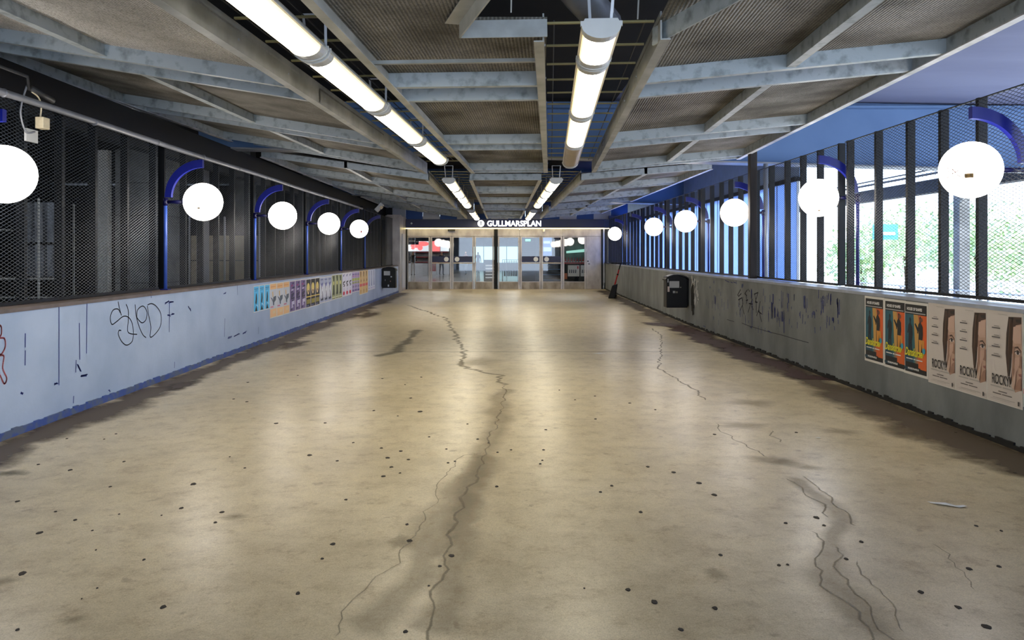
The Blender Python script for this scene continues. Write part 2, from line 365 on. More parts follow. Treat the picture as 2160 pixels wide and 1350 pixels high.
ribbon([sA(*p) for p in [(2025,330),(2020,390),(1990,470),(1965,540),(1950,600),(1900,720),(1850,810),(1815,930),(1790,1030),(1760,1110),(1735,1180),(1715,1270),(1695,1400)]], .022, Z3, m_crack, 'crack', floor, .02)
ribbon([sA(*p) for p in [(1950,600),(1860,610),(1800,680),(1750,760),(1710,860),(1640,960),(1560,1080),(1460,1170),(1380,1240),(1330,1350)]], .012, Z3, m_crack, 'crack', floor, .02)
ribbon([sA(*p) for p in [(1640,8),(1790,60),(1830,130),(1865,200),(1840,250),(1900,265),(2000,290),(2025,330)]], .10, Z3, m_crack, 'crack', floor, .04)
ribbon([sA(*p) for p in [(1950,600),(1880,680),(1830,780),(1760,900),(1690,1040),(1600,1180),(1500,1350)]], .45, Z1, m_damp, 'damp_stain', floor, .05)
ribbon([sA(*p) for p in [(2030,340),(1990,480),(1950,620),(1890,800),(1840,960),(1800,1100),(1770,1350)]], .30, Z2, m_damp, 'damp_stain', floor, .04)
for pts, w in (([(1160,690),(1250,760),(1310,820),(1400,900)], .03), ([(1110,700),(1180,760),(1250,820),(1285,865)], .03),
               ([(1210,910),(1240,970),(1220,1040),(1250,1110),(1300,1180),(1380,1240),(1420,1300),(1470,1400)], .03),
               ([(1300,970),(1290,1040),(1330,1110),(1400,1190),(1450,1250),(1500,1310),(1560,1400)], .03),
               ([(1380,1030),(1440,1110),(1500,1170),(1550,1230),(1560,1330)], .025), ([(1700,960),(1780,1060),(1860,1160)], .02),
               ([(820,480),(870,540),(940,575),(1030,620)], .03), ([(560,100),(600,130),(590,260),(720,340),(780,390)], .06), ([(1030,510),(1080,560)], .04)):
    ribbon([sB(*p) for p in pts], w*.55, Z3, m_crack, 'crack', floor, .02)
ribbon([sB(*p) for p in [(1140,690),(1230,780),(1310,870),(1270,960),(1255,1040),(1300,1120),(1390,1210),(1440,1280),(1510,1380)]], .24, Z2, m_damp, 'damp_stain', floor, .02)
ribbon([sB(*p) for p in [(1000,640),(1080,635),(1170,655),(1290,680)]], .30, Z2, m_damp, 'damp_stain', floor, .02)
for x, y, rx, ry, mm in ((1560,510,.28,.35,m_damp),(1250,350,.35,.5,m_damp),(1320,515,.2,.2,m_damp),(930,490,.35,.2,m_damp),(1050,630,.3,.2,m_damp),(960,400,.3,.35,m_damp),(820,1090,.09,.1,m_damp),(1640,450,.25,.3,m_damp),(1340,340,.3,.5,m_damp)):
    X, Y = sB(x, y); blob(X, Y, rx, ry, Z2, mm, 'damp_stain', floor)
for x, y, rx, ry, mm in ((1600,960,.10,.14,m_damp),(20,1115,.10,.1,m_damp),(45,682,.22,.10,m_soot),(940,858,.14,.08,m_damp),(290,1270,.09,.07,m_damp),(1920,235,.5,.8,m_damp),(1180,165,.35,1.0,m_grime),(720,330,.25,.5,m_grime),(1480,45,.5,1.6,m_grime)):
    X, Y = sA(x, y); blob(X, Y, rx, ry, Z2, mm, 'damp_stain', floor)
ribbon([sA(*p) for p in [(1680,105),(1640,150),(1580,195),(1500,215)]], .28, Z3, m_soot, 'scuff_mark', floor, .03)
ribbon([sB(*p) for p in [(560,76),(650,95),(740,120),(820,160),(900,185),(1040,240),(1160,285),(1230,310)]], .75, Z3, m_rust, 'red_stain', floor, .08)
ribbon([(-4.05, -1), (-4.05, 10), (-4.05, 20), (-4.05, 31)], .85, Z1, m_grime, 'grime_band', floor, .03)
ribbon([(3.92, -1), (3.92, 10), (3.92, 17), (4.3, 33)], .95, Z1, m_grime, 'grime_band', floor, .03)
b = MB(); Y = 2560/(742-535); b.box(-4.25, 4.15, Y-.006, Y+.006, -.01, .0008); b.build('expansion_joint', m_crack if False else m_gum, floor)

# ------------------------------------------------------------------ parapet walls
def parapet(side, y0, y1, name, m, mcap, label):
    b = MB(); bc = MB(); n = 16
    for i in range(n):
        a = y0+(y1-y0)*i/n; d = y0+(y1-y0)*(i+1)/n
        xa, xd = wallx(side, a), wallx(side, d); za, zd = walltop(side, a)-.035, walltop(side, d)-.035; t = .34*side
        P = [(xa, a, -.1), (xa+t, a, -.1), (xd+t, d, -.1), (xd, d, -.1), (xa, a, za), (xa+t, a, za), (xd+t, d, zd), (xd, d, zd)]
        if side < 0: P = [P[i] for i in (1, 0, 3, 2, 5, 4, 7, 6)]
        b.hexa(P)
        e = -.012*side
        Q = [(xa+e, a, za), (xa+t-e, a, za), (xd+t-e, d, zd), (xd+e, d, zd), (xa+e, a, za+.035), (xa+t-e, a, za+.035), (xd+t-e, d, zd+.035), (xd+e, d, zd+.035)]
        if side < 0: Q = [Q[i] for i in (1, 0, 3, 2, 5, 4, 7, 6)]
        bc.hexa(Q)
    o = b.build(name, m, kind='structure', label=label, cat='wall')
    bc.build('coping', mcap, o)
    return o
wl_o = parapet(-1, -2, 31.2, 'wall_left', m_wl, m_cap_l, 'pale blue-grey painted parapet with a black tag and a row of small posters')
wr_o = parapet(1, -2, 34.0, 'wall_right', m_wr, m_cap_r, 'grey scratched parapet with blue paint showing, large posters at its near end')
b = MB()
for i in range(420):
    y = -2+33.2*i/420; h = .07*R.uniform(.85, 1.1); b.box(-4.289, -4.268, y, y+33.2/420, 0, h)
b.build('baseboard_left', m_blueline, kind='structure', label='worn blue painted strip along the foot of the pale parapet', cat='baseboard')
b = MB()
for i in range(460):
    y = -2+35.9*i/460; h = .045*R.uniform(.5, 1.3); x = wallx(1, y); b.box(x-.018, x+.02, y, y+35.9/460+.002, 0, h)
b.build('baseboard_right', m_grimeline, kind='structure', label='ragged black mastic strip along the foot of the grey parapet', cat='baseboard')

# marks on the walls: flat ribbons a millimetre proud of the paint
def on_wall(side, u, v):
    """Survey of a mark on the parapet face."""
    X = wallx(side, 5); Y = X*F/(u-U0)
    for _ in range(4): X = wallx(side, Y); Y = X*F/(u-U0)
    return (X, Y, H-(v-V0)*Y/F)
def strokes(side, lines, w, m, name, parent, off=.0025):
    b = MB()
    for ln in lines:
        P = [Vector((y, z)) for _, y, z in ln]
        for i in range(len(P)-1):
            a, d = P[i], P[i+1]; t = d-a
            if t.length < 1e-5: continue
            t.normalize(); nn = Vector((-t.y, t.x))*w/2; a2 = a-t*w*.3; d2 = d+t*w*.3
            x0 = wallx(side, a2.x)-off*side; x1 = wallx(side, d2.x)-off*side
            b.add([(x0, a2.x+nn.x, a2.y+nn.y), (x0, a2.x-nn.x, a2.y-nn.y), (x1, d2.x-nn.x, d2.y-nn.y), (x1, d2.x+nn.x, d2.y+nn.y)], [(0, 1, 2, 3)])
    return b.build(name, m, parent)
def smooth(pts, n=6):
    out = []
    for i in range(len(pts)-1):
        p0, p1, p2, p3 = [Vector(pts[max(0, min(len(pts)-1, i+k))]) for k in (-1, 0, 1, 2)]
        for k in range(n):
            t = k/n; out.append(tuple(.5*((2*p1)+(p2-p0)*t+(2*p0-5*p1+4*p2-p3)*t*t+(3*p1-p0-3*p2+p3)*t**3)))
    out.append(tuple(pts[-1])); return out
g4 = lambda p: on_wall(-1, p[0]/3.97, 400+p[1]/3.97)
tagl = [[(988,940),(1000,1000),(1015,1052)], [(1005,1030),(985,1000),(945,1010),(922,1070),(935,1128),(975,1105),(1030,1062),(1075,1070),(1105,1120),(1115,1200),(1105,1270),(1060,1302),(1020,1275),(990,1215),(995,1180),(1012,1180)],
        [(1055,962),(1072,1010),(1072,1100),(1072,1195),(1145,1212)], [(1130,965),(1140,1060),(1165,1150),(1195,1215),(1220,1238)], [(1145,1085),(1150,1010),(1195,975),(1228,1020),(1222,1085),(1190,1115),(1158,1090),(1140,1060)],
        [(1232,975),(1245,1060),(1262,1150),(1258,1235),(1310,1195),(1345,1130),(1345,1040),(1310,980),(1270,955),(1235,965)]]
strokes(-1, [[g4(p) for p in smooth(t)] for t in tagl], .013, m_felt, 'black_tag', wl_o)
tagr = [[(0,1125),(8,1150),(0,1190)], [(2,1225),(25,1260),(42,1330),(30,1345),(0,1300)]]
gA = lambda p: on_wall(-1, p[0]/1.902, 640+p[1]/1.902)
strokes(-1, [[gA(p) for p in smooth(t)] for t in [[(-20,95),(2,90),(4,125),(-10,140),(16,140),(20,175),(2,205),(-15,190)], [(-15,215),(14,210),(10,260),(26,300),(16,322),(0,290),(-20,250)]]], .016, m_spray_r, 'red_tag', wl_o)
def scratch(side, u, v0, v1, w):
    return [on_wall(side, u, v0), on_wall(side, u+R.uniform(-1, 1), v1)]
L = []
for u, v0, v1 in ((53,704,732),(53,740,770),(124,645,812),(167,682,758),(183,640,745),(318,615,628),(357,640,700),(474,672,710),(500,602,622),(368,764,776),(160,760,785),(155,836,850),(545,690,704)):
    L.append(scratch(-1, u, v0, v1, 1))
strokes(-1, L, .012, m_spray_b, 'paint_drips', wl_o).__setitem__('kind', 'stuff')
L = []
for u, v, du, dv in ((162,770,6,12),(168,794,14,-3),(346,640,8,-4),(355,638,10,-2),(352,664,4,2),(360,662,5,0),(395,648,3,5),(399,650,2,4),(493,708,10,-3),(480,713,6,-2),(510,703,8,-3),(113,810,6,-1),(43,828,3,2),(194,845,4,4),(228,822,2,3),(470,620,5,-3)):
    for q in range(3): L.append([on_wall(-1, u+R.uniform(0, 3), v+R.uniform(-2, 2)), on_wall(-1, u+du+R.uniform(0, 3), v+dv+R.uniform(-2, 2))])
strokes(-1, L, .011, m_spray_b, 'paint_scratches', wl_o).__setitem__('kind', 'stuff')
g8 = lambda x, y: (1380+x/6.75, 560+y/6.75)
L = []; Lk = []
for x, y0, y1, n in ((860,200,270,3),(790,290,330,3),(865,420,570,6),(880,560,650,1),(1260,250,320,5),(1390,330,480,5),(1390,480,900,2),(1690,400,560,3),(1680,520,760,6),(1725,580,750,5),(1820,360,620,2),(1820,650,800,4),(1850,640,980,2),(1920,400,550,2),(2005,400,500,3),(2080,640,760,1),(2140,430,620,4),(1380,860,900,6),(750,190,215,3),(1170,220,265,4),(940,660,720,1),(1750,610,740,2)):
    for q in range(n):
        xx = x+R.uniform(-14, 14); a = y0+R.uniform(0, 30); d = y1-R.uniform(0, 30)
        L.append([on_wall(1, *g8(xx, a)), on_wall(1, *g8(xx+R.uniform(-4, 4), d))])
for k in range(70):
    xx = R.uniform(700, 2700); a = R.uniform(330, 900); L.append([on_wall(1, *g8(xx, a)), on_wall(1, *g8(xx+R.uniform(-3, 3), a+R.uniform(20, 130)))])
for x, y in ((1010,210),(1040,225),(1090,235),(1130,235),(700,860),(1640,945),(1620,930)):
    L.append([on_wall(1, *g8(x, y)), on_wall(1, *g8(x+30, y+12))])
for x0, x1, y0, y1 in ((2250,2290,640,720),(2380,2420,420,620),(2480,2520,380,500),(2600,2640,420,700),(2540,2560,740,800)):
    for q in range(5):
        xx = R.uniform(x0, x1); a = R.uniform(y0, (y0+y1)/2); L.append([on_wall(1, *g8(xx, a)), on_wall(1, *g8(xx, a+R.uniform(40, y1-y0)))])
strokes(1, L, .014, m_spray_b, 'paint_drips', wr_o).__setitem__('kind', 'stuff')
for pts in ([(1040,770),(1140,800)], [(1250,820),(1350,860),(1500,905),(1650,950),(1800,985),(2000,1045),(2200,1100)]):
    Lk.append([on_wall(1, *g8(*p)) for p in pts])
strokes(1, Lk, .010, m_felt, 'hairline_crack', wr_o)
tg = [[(1230,345),(1190,420),(1205,440),(1240,400)], [(1200,490),(1250,460),(1265,540)], [(1215,470),(1220,560)], [(1265,450),(1260,560),(1225,640)], [(1255,570),(1270,640),(1280,690)],
      [(1330,345),(1290,400),(1320,430)], [(1310,500),(1335,490)], [(1305,400),(1325,500),(1318,540)], [(1345,340),(1360,370)], [(1350,540),(1400,550)], [(1340,665),(1370,560),(1395,480)], [(1385,560),(1410,630)],
      [(1425,410),(1480,385),(1440,520)], [(1430,400),(1455,520),(1455,670)], [(1440,520),(1470,525)], [(1510,515),(1490,630),(1460,715)], [(1480,650),(1530,690)], [(1495,640),(1510,720),(1530,800)]]
strokes(1, [[on_wall(1, *g8(*p)) for p in t] for t in tg], .022, m_felt, 'black_tag', wr_o)
strokes(1, [[on_wall(1, *g8(x+R.uniform(-3, 3), y0)), on_wall(1, *g8(x+R.uniform(-5, 5), y1))] for x, y0, y1 in ((545,190,700),(535,200,640),(555,200,690),(565,230,600),(528,200,560))], .05, m_grimeline, 'dark_streak', wr_o)  # black strips down the wall face beside the bin

# ------------------------------------------------------------------ ceiling sections
def hx(s0, s1, t0, t1, za0, za1, h, b):
    """slab from lateral s0 (bottom za0) to s1 (bottom za1), t0..t1, thickness h"""
    b.hexa([(s0, t0, za0), (s1, t0, za1), (s1, t1, za1), (s0, t1, za0), (s0, t0, za0+h), (s1, t0, za1+h), (s1, t1, za1+h), (s0, t1, za0+h)])
    return b
def section(rz, EL, L1, L2, R1, R2, ER, zl, zr, zc, t0, t1, beams, pans, label, front=None):
    ce = empty('ceiling', (0, 0, 0), rz, label, 'ceiling', kind='structure')
    P = lambda b, name, m: b.build(name, m, ce)
    bays = [(EL, L1, zl, zc), (L2, R1, zc, zc), (R2, ER, zc, zr)]
    for k, (s0, s1, za, zb) in enumerate(bays):
        for a, d in pans:
            pm = m_pan_lit if front and k == 0 and a < 5 else m_pan
            if front and k == 1 and a < 5: continue
            b = MB(); hx(s0, s1, a, d, za+.125, zb+.125, .02, b)
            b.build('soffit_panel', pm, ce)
        for t in beams:
            b = MB(); hx(s0, s1, t-.03, t+.03, za, zb, .14, b)
            hx(s0, s1, t-.03, t+.045, za-.006, zb-.006, .006, b)
            P(b, 'cross_beam', m_steel)
        if k != 1:                                    # purlin down the middle of each outer bay
            sm = (s0+s1)/2; zm = (za+zb)/2
            for a, d in pans:
                b = MB(); hx(sm-.03, sm+.03, a, d, zm+.01, zm+.01, .13, b); hx(sm-.03, sm+.05, a, d, zm+.004, zm+.004, .006, b)
                P(b, 'purlin', m_steel)
    for s, inward, tt0 in ((L1, -1, t0), (L2, 1, t0), (R1, -1, front or t0), (R2, 1, front or t0)):   # trough flanges
        b = MB(); b.box(min(s, s-.012*-inward), max(s, s-.012*-inward), tt0, t1, zc-.01, zc+.19)
        x1 = s+.075*inward; b.box(min(s, x1), max(s, x1), tt0, t1, zc-.016, zc-.006)
        P(b, 'trough_flange', m_steel_l)
        b = MB(); k = tt0+.4
        while k < t1:
            b.box(min(s-inward*.008, s), max(s-inward*.008, s), k-.008, k+.008, zc+.06, zc+.076); k += 1.1
        o = P(b, 'flange_bolts', m_silver); o['kind'] = 'stuff'
    for s, z, sg in ((EL, zl, -1), (ER, zr, 1)):
        b = MB(); b.box(min(s, s+.02*sg), max(s, s+.02*sg), t0, t1, z-.01, z+.16); P(b, 'edge_beam', m_steel)
        b = MB(); b.box(min(s-.03*sg, s+.045*sg), max(s-.03*sg, s+.045*sg), t0, t1, z-.025, z-.012); P(b, 'edge_lip', m_edge)
    return ce
a1 = -math.atan(.0625)
c1 = section(a1, -6.16, -2.35, -1.507, -.042, .79, 3.51, 3.79, 3.385, 3.15, 3.0, 14.45, [6.99, 7.63, 10.64, 11.27, 14.0, 14.42], [(3.0, 7.0), (7.63, 10.64), (11.27, 14.0)],
             'nearest ceiling bay of ribbed brown sheets between galvanised beams, turned slightly to one side', front=5.5)
c2 = section(0, -5.04, -1.54, -.70, .825, 1.64, 4.37, 3.64, 3.39, 3.15, 15.9, 25.8, [15.93, 18.9, 19.5, 22.5, 23.1, 25.75], [(15.9, 18.9), (19.5, 22.5), (23.1, 25.8)],
             'middle ceiling bay of brown sheets and beams behind the first cross girder')
c3 = section(0, -5.04, -1.54, -.70, .825, 1.64, 4.37, 3.64, 3.39, 3.15, 27.1, 33.4, [27.13, 30.1, 30.7, 33.3], [(27.1, 30.1), (30.7, 33.4)],
             'farthest ceiling bay of brown sheets, ending just in front of the dark name board')
# front opening of the nearest bay: a notch with upstand plates
def loc1(x, y):
    q = Matrix.Rotation(-a1, 3, 'Z') @ Vector((x, y, 0)); return q.x, q.y
def poly_slab(pts, z, h, name, m):
    n = len(pts); b = MB(); b.add([(x, y, z) for x, y in pts]+[(x, y, z+h) for x, y in pts], [tuple(range(n-1, -1, -1)), tuple(range(n, 2*n))]+[(i, (i+1) % n, n+(i+1) % n, n+i) for i in range(n)])
    return b.build(name, m, c1)
A = loc1(-.305, 5.43); B2 = loc1(.32, 5.43); C3 = loc1(.16, 3.75)
poly_slab([(-1.507, 3.0), (C3[0]-.3, 3.0), C3, A, B2, (-.042, 6.99), (-1.507, 6.99)], 3.275, .02, 'soffit_panel', m_pan)
b = MB(); b.bar((A[0], A[1], 3.205), (B2[0], B2[1], 3.215), .012, .125); b.build('upstand_plate', m_steel_l, c1)
b = MB(); b.bar((A[0], A[1], 3.205), (C3[0], C3[1], 3.205), .012, .125); b.build('upstand_plate', m_steel_l, c1)
b = MB(); b.bar((A[0]-.06, A[1]+.01, 3.25), (C3[0]-.06, C3[1], 3.25), .10, .006); b.build('upstand_lip', m_steel_l, c1)
p0 = loc1(1.12, 5.64); p1 = loc1(1.75, 3.7)
b = MB(); b.bar((p0[0], p0[1], 3.21), (p1[0], p1[1], 3.21), .014, .13); b.build('skew_plate', m_steel, c1)
b = MB(); hx(-1.507, -.042, 6.28, 6.32, 3.19, 3.19, .03, b); b.build('cross_strip', m_steel_l, c1)

# wire ladders in the lamp troughs
def ladder(rz, s0, s1, t0, t1, label, fac):
    e = empty('cable_ladder', (0, 0, 0), rz, label, 'cable tray')
    t = t0
    rung = None
    while t < t1:
        if rung is None:
            b = MB(); b.box(s0, s1, -.012, .012, 3.335, 3.35); rung = b.build('rung', fac, e, org=(0, 0, 0)); rung.location = (0, t, 0)
        else:
            q = rung.copy(); COL.objects.link(q); q.location = (0, t, 0)
        t += .62
    for k in range(4):
        s = s0+.06+(s1-s0-.12)*k/3; b = MB(); b.tube([(s, t0, 3.36), (s, t1, 3.36)], .006, 5); b.build('long_wire', m_dark, e, org=(0, 0, 0))
m_rung = mat('lamplit_zinc_rung', c(150, 138, 88), .45, .2, noise=.3)  # zinc with the lamps' yellow light put into its colour
ladder(a1, -2.33, -1.53, 3.0, 14.3, 'dark wire cable ladder over the long lamp row at the left of the nearest bay', m_rung)
ladder(a1, -.03, .78, 5.75, 14.3, 'wire cable ladder over the lamp row right of centre in the nearest bay', m_rung)
ladder(0, -1.53, -.71, 16.1, 25.7, 'wire cable ladder over the left lamp row of the middle bay', m_rung)
ladder(0, .835, 1.63, 16.1, 25.7, 'wire cable ladder over the right lamp row of the middle bay', m_rung)

ladder(0, -1.53, -.71, 27.3, 33.3, 'wire cable ladder over the left lamp row of the farthest bay', m_rung)
ladder(0, .835, 1.63, 27.3, 33.3, 'wire cable ladder over the right lamp row of the farthest bay', m_rung)

# strip lamps
def strip_lamp(length, lit):
    n = 12; w = .118; e = .15
    prof = [(w*math.cos(math.pi*k/n), -.075*math.sin(math.pi*k/n)) for k in range(n+1)]
    root = empty('strip_lamp')
    b = MB(); b.extrude([(-.135, 0), (.135, 0), (.11, .05), (-.11, .05)], .02, length-.02); b.build('housing', m_lampbody, root)
    b = MB(); b.extrude(prof, e, length-e); b.build('diffuser', m_diff if lit else m_diff_off, root, smooth=False)
    for y0, y1 in ((.02, e), (length-e, length-.02)):
        b = MB(); b.extrude([(x*1.06, z*1.06) for x, z in prof], y0, y1); b.build('end_piece', m_endcap, root)
    for y in (.012, length-.034):
        b = MB(); b.extrude([(-.14, .03), (-.14, -.005)]+[(x*1.12, z*1.15) for x, z in prof[::-1]]+[(.14, -.005), (.14, .03)], y, y+.022); b.build('end_plate', m_lampbody, root)
    b = MB()
    for x in (-.07, .07): b.bar((x, .12, .05), (x*1.25, .05, .30), .02, .004)
    b.bar((-.09, .05, .30), (.09, .05, .30), .02, .01); b.build('hanger', m_silver, root)
    return root
ordn = ['first', 'second', 'third', 'fourth', 'fifth']
def lamp_row(rz, s, ts, z, where, off=()):
    for i, (a, d) in enumerate(ts):
        lp = strip_lamp(d-a, i not in off)
        q = Matrix.Rotation(rz, 3, 'Z') @ Vector((s, a, z)); lp.location = q; lp.rotation_euler = (0, 0, rz)
        st = 'unlit brownish' if i in off else 'lit'
        tag(lp, '%s strip lamp, %s of the %s' % (st, ordn[i], where), 'lamp', 'strip lamps in the ceiling troughs')
lamp_row(a1, -1.80, [(3.35, 5.63), (5.65, 7.78), (7.8, 10.1), (10.12, 12.4)], 3.13, 'long left lamp row nearest the camera')
lamp_row(a1, .345, [(5.1, 6.03), (6.05, 8.3), (8.32, 10.6), (10.62, 12.95)], 3.13, 'short-ended lamp row right of centre, nearest the camera', off=(3,))
m4 = [(15.75, 17.9), (17.92, 20.07), (20.09, 22.24), (22.26, 24.4)]
lamp_row(0, -1.12, m4, 3.13, 'left lamp row in the middle bay'); lamp_row(0, 1.12, m4, 3.13, 'right lamp row in the middle bay')
m3 = [(27.25, 29.25), (29.27, 31.25), (31.27, 33.2)]
lamp_row(0, -1.12, m3, 3.13, 'left lamp row in the farthest bay'); lamp_row(0, 1.12, m3, 3.13, 'right lamp row in the farthest bay')
for x, y, lab in ((.06, 5.35, 'thin pale cable hanging beside the dark opening left of the short strip lamp'), (.78, 5.35, 'thin dark cable hanging just right of the short strip lamp'), (.98, 5.5, 'thin white cable hanging near the edge of the dark opening')):
    b = MB(); b.tube([(x, y, 3.3), (x+.01, y-.05, 3.7), (x+.03, y-.02, 4.3)], .006, 6); b.build('hanging_cable', m_endcap, org=(x, y, 3.3), smooth=True, label=lab, cat='cable')
b = MB(); b.tube([(-.0, 5.0, 3.95), (.6, 5.9, 3.62), (.9, 6.6, 3.6)], .14, 16); b.build('air_duct', m_pipe, org=(.3, 5.6, 3.8), smooth=True, label='dull grey round duct in the dark opening above the short strip lamp', cat='duct')

# ------------------------------------------------------------------ roof above, cross girders
b = MB(); b.hexa([(-20.4, -14, 4.75), (2.2, -14, 4.6), (2.2, 46, 4.6), (-20.4, 46, 4.75), (-20.4, -14, 5.05), (2.2, -14, 4.95), (2.2, 46, 4.95), (-20.4, 46, 5.05)])
b.build('roof', m_roof_d, kind='structure', label='dark roof deck above the hung ceiling', cat='roof')
b = MB(); b.hexa([(2.2, -14, 4.6), (10.9, -14, 4.45), (10.9, 17.6, 4.45), (2.2, 17.6, 4.6), (2.2, -14, 4.95), (10.9, -14, 4.95), (10.9, 17.6, 4.95), (2.2, 17.6, 4.95)])
b.hexa([(2.2, 17.6, 4.6), (6.5, 17.6, 4.525), (6.5, 46, 4.525), (2.2, 46, 4.6), (2.2, 17.6, 4.95), (6.5, 17.6, 4.95), (6.5, 46, 4.95), (2.2, 46, 4.95)])
b.build('roof', m_roof_b, kind='structure', label='blue-grey painted roof soffit over the open side', cat='roof')
for y, lab in ((14.75, 'deep blue-grey cross girder between the nearest and the middle ceiling bays'), (26.4, 'deep blue-grey cross girder between the middle and the farthest ceiling bays')):
    zb = lambda x: 3.50-.028*x
    e = empty('cross_girder', (0, y, 3.5), 0, lab, 'girder', kind='structure')
    b = MB(); x0, x1 = -5.9, (10.9 if y < 20 else 6.3)
    b.hexa([(x0, y-.03, zb(x0)), (x1, y-.03, zb(x1)), (x1, y+.03, zb(x1)), (x0, y+.03, zb(x0)), (x0, y-.03, 4.55), (x1, y-.03, 4.55), (x1, y+.03, 4.55), (x0, y+.03, 4.55)]); b.build('web', m_beam_b, e)
    b = MB(); b.hexa([(x0, y-.2, zb(x0)-.03), (x1, y-.2, zb(x1)-.03), (x1, y+.2, zb(x1)-.03), (x0, y+.2, zb(x0)-.03), (x0, y-.2, zb(x0)), (x1, y-.2, zb(x1)), (x1, y+.2, zb(x1)), (x0, y+.2, zb(x0))]); b.build('bottom_flange', m_pipe, e)
    b = MB(); b.box(x0, x1, y-.2, y+.2, 4.40, 4.44); b.build('top_flange', m_beam_b, e)
b = MB(); b.box(10.5, 10.8, -14, 46, 3.1, 3.42); b.build('beam', m_conc_d, kind='structure', label='dark edge beam along the outside of the roof above the bright openings', cat='beam')
b = MB(); b.tube([(10.3, -2, 3.52), (10.3, 40, 3.52)], .03, 8); b.tube([(10.3, -2, 3.62), (10.3, 40, 3.62)], .02, 8); b.build('pipe_pair', m_dark, label='pair of thin dark pipes above the dark outer edge beam', cat='pipe')
b = MB(); b.box(-5.34, -5.22, 2, 34, 3.1, 3.64); b.box(-5.22, -5.14, 2, 34, 3.1, 3.115); b.build('beam', m_black, kind='structure', label='black edge beam above the fence on the dark side', cat='beam')

# ------------------------------------------------------------------ mesh fences
def fence(X, side, y0, y1, zb, zt, lamps, m_mesh, label):
    e = empty('mesh_fence', (X, y0, zb), 0, label, 'fence')
    ys = []
    for k in range(len(lamps)):
        ys += [lamps[k]-.13, lamps[k]+.13]
        if k+1 < len(lamps):
            g = lamps[k+1]-lamps[k]; ys += [lamps[k]+g*q/4.6 for q in (1.02, 1.8, 2.6, 3.5)]
    mesh = None
    ox = .012*side
    for y in ys:
        if y > y1: continue
        if mesh is None:
            b = MB(); b.box(X+ox if side > 0 else X+ox-.085, X+ox+.085 if side > 0 else X+ox, y-.024, y+.024, zb, zt+.02)
            b.disc((X+ox-.002*side, y, zt-.06), .009, 'x', 8)
            mesh = b.build('post', m_fence, e, org=(0, 0, 0)); mesh.data.transform(Matrix.Translation((-X, -y, -zb))); mesh.location = (0, y-y0, 0)
        else:
            q = mesh.copy(); COL.objects.link(q); q.location = (0, y-y0, 0)
    b = MB(); lw, sw = .08, .034; k_ = sw/lw; hgt = zt-zb; w = .0021 if side < 0 else .0017
    edges = [y0]+[q for L_ in lamps if y0 < L_ < y1 for q in (L_-.11, L_+.11)]+[y1]
    bays = [(edges[i], edges[i+1]) for i in range(0, len(edges)-1, 2)]
    Y0, Y1 = y0, y1
    for y0, y1 in bays:
        for fam in (1, -1):
            run = hgt/k_; t = y0-(run if fam > 0 else 0)
            tend = y1+(0 if fam > 0 else run)
            while t < tend:
                a = [t, zb]; d = [t+fam*run, zt]
                lo, hi = min(a[0], d[0]), max(a[0], d[0])
                if hi > y0 and lo < y1:
                    f = lambda yy: zb+(yy-t)/(fam)*k_
                    pa = [a[0], a[1]]; pd = [d[0], d[1]]
                    for p in (pa, pd):
                        if p[0] < y0: p[1] = f(y0); p[0] = y0
                        if p[0] > y1: p[1] = f(y1); p[0] = y1
                    if abs(pa[0]-pd[0]) > .01:
                        x = X+.002*fam
                        b.add([(x-w, pa[0], pa[1]-w), (x+w, pa[0], pa[1]-w), (x, pa[0], pa[1]+w*1.4), (x-w, pd[0], pd[1]-w), (x+w, pd[0], pd[1]-w), (x, pd[0], pd[1]+w*1.4)],
                              [(0, 1, 4, 3), (1, 2, 5, 4), (2, 0, 3, 5)])
                t += lw
    y0, y1 = Y0, Y1
    o = b.build('wire_mesh', m_mesh, e); o['kind'] = 'stuff'
    b = MB()
    for q0, q1 in bays:
        for za_, zb_ in ((zt-.004, zt+.006), (zb, zb+.03)):
            b = MB(); b.box(X-.012, X+.012, q0, q1, za_, zb_); b.build('mesh_edge', m_fence, e)
    return e
lamp_y = [6.4, 10.06, 13.7, 17.35, 21.0, 24.65, 28.3, 31.9]
fence(-4.52, -1, 4.2, 31.15, 1.128, 3.03, [2.75]+lamp_y[:7], m_mesh_l, 'dark expanded-metal fence with flat posts on the pale parapet, black space behind it')
fence(4.50, 1, 4.2, 33.5, 1.17, 3.06, [2.75]+lamp_y, m_mesh_r, 'expanded-metal fence with dark posts on the grey parapet, daylight behind it')
b = MB(); yy = [4.5+.75*k for k in range(27)]
b.tube([(-4.44, y, 3.03+.006*math.sin(y)) for y in yy], .033, 10)
for y in yy[1::2]: b.tube([(-4.44, y-.012, 3.03), (-4.44, y+.012, 3.03)], .040, 10)
b.build('conduit_pipe', m_pipe, org=(-4.44, 14, 3.03), smooth=True, label='long grey conduit pipe clipped along the top of the dark-side fence', cat='pipe')

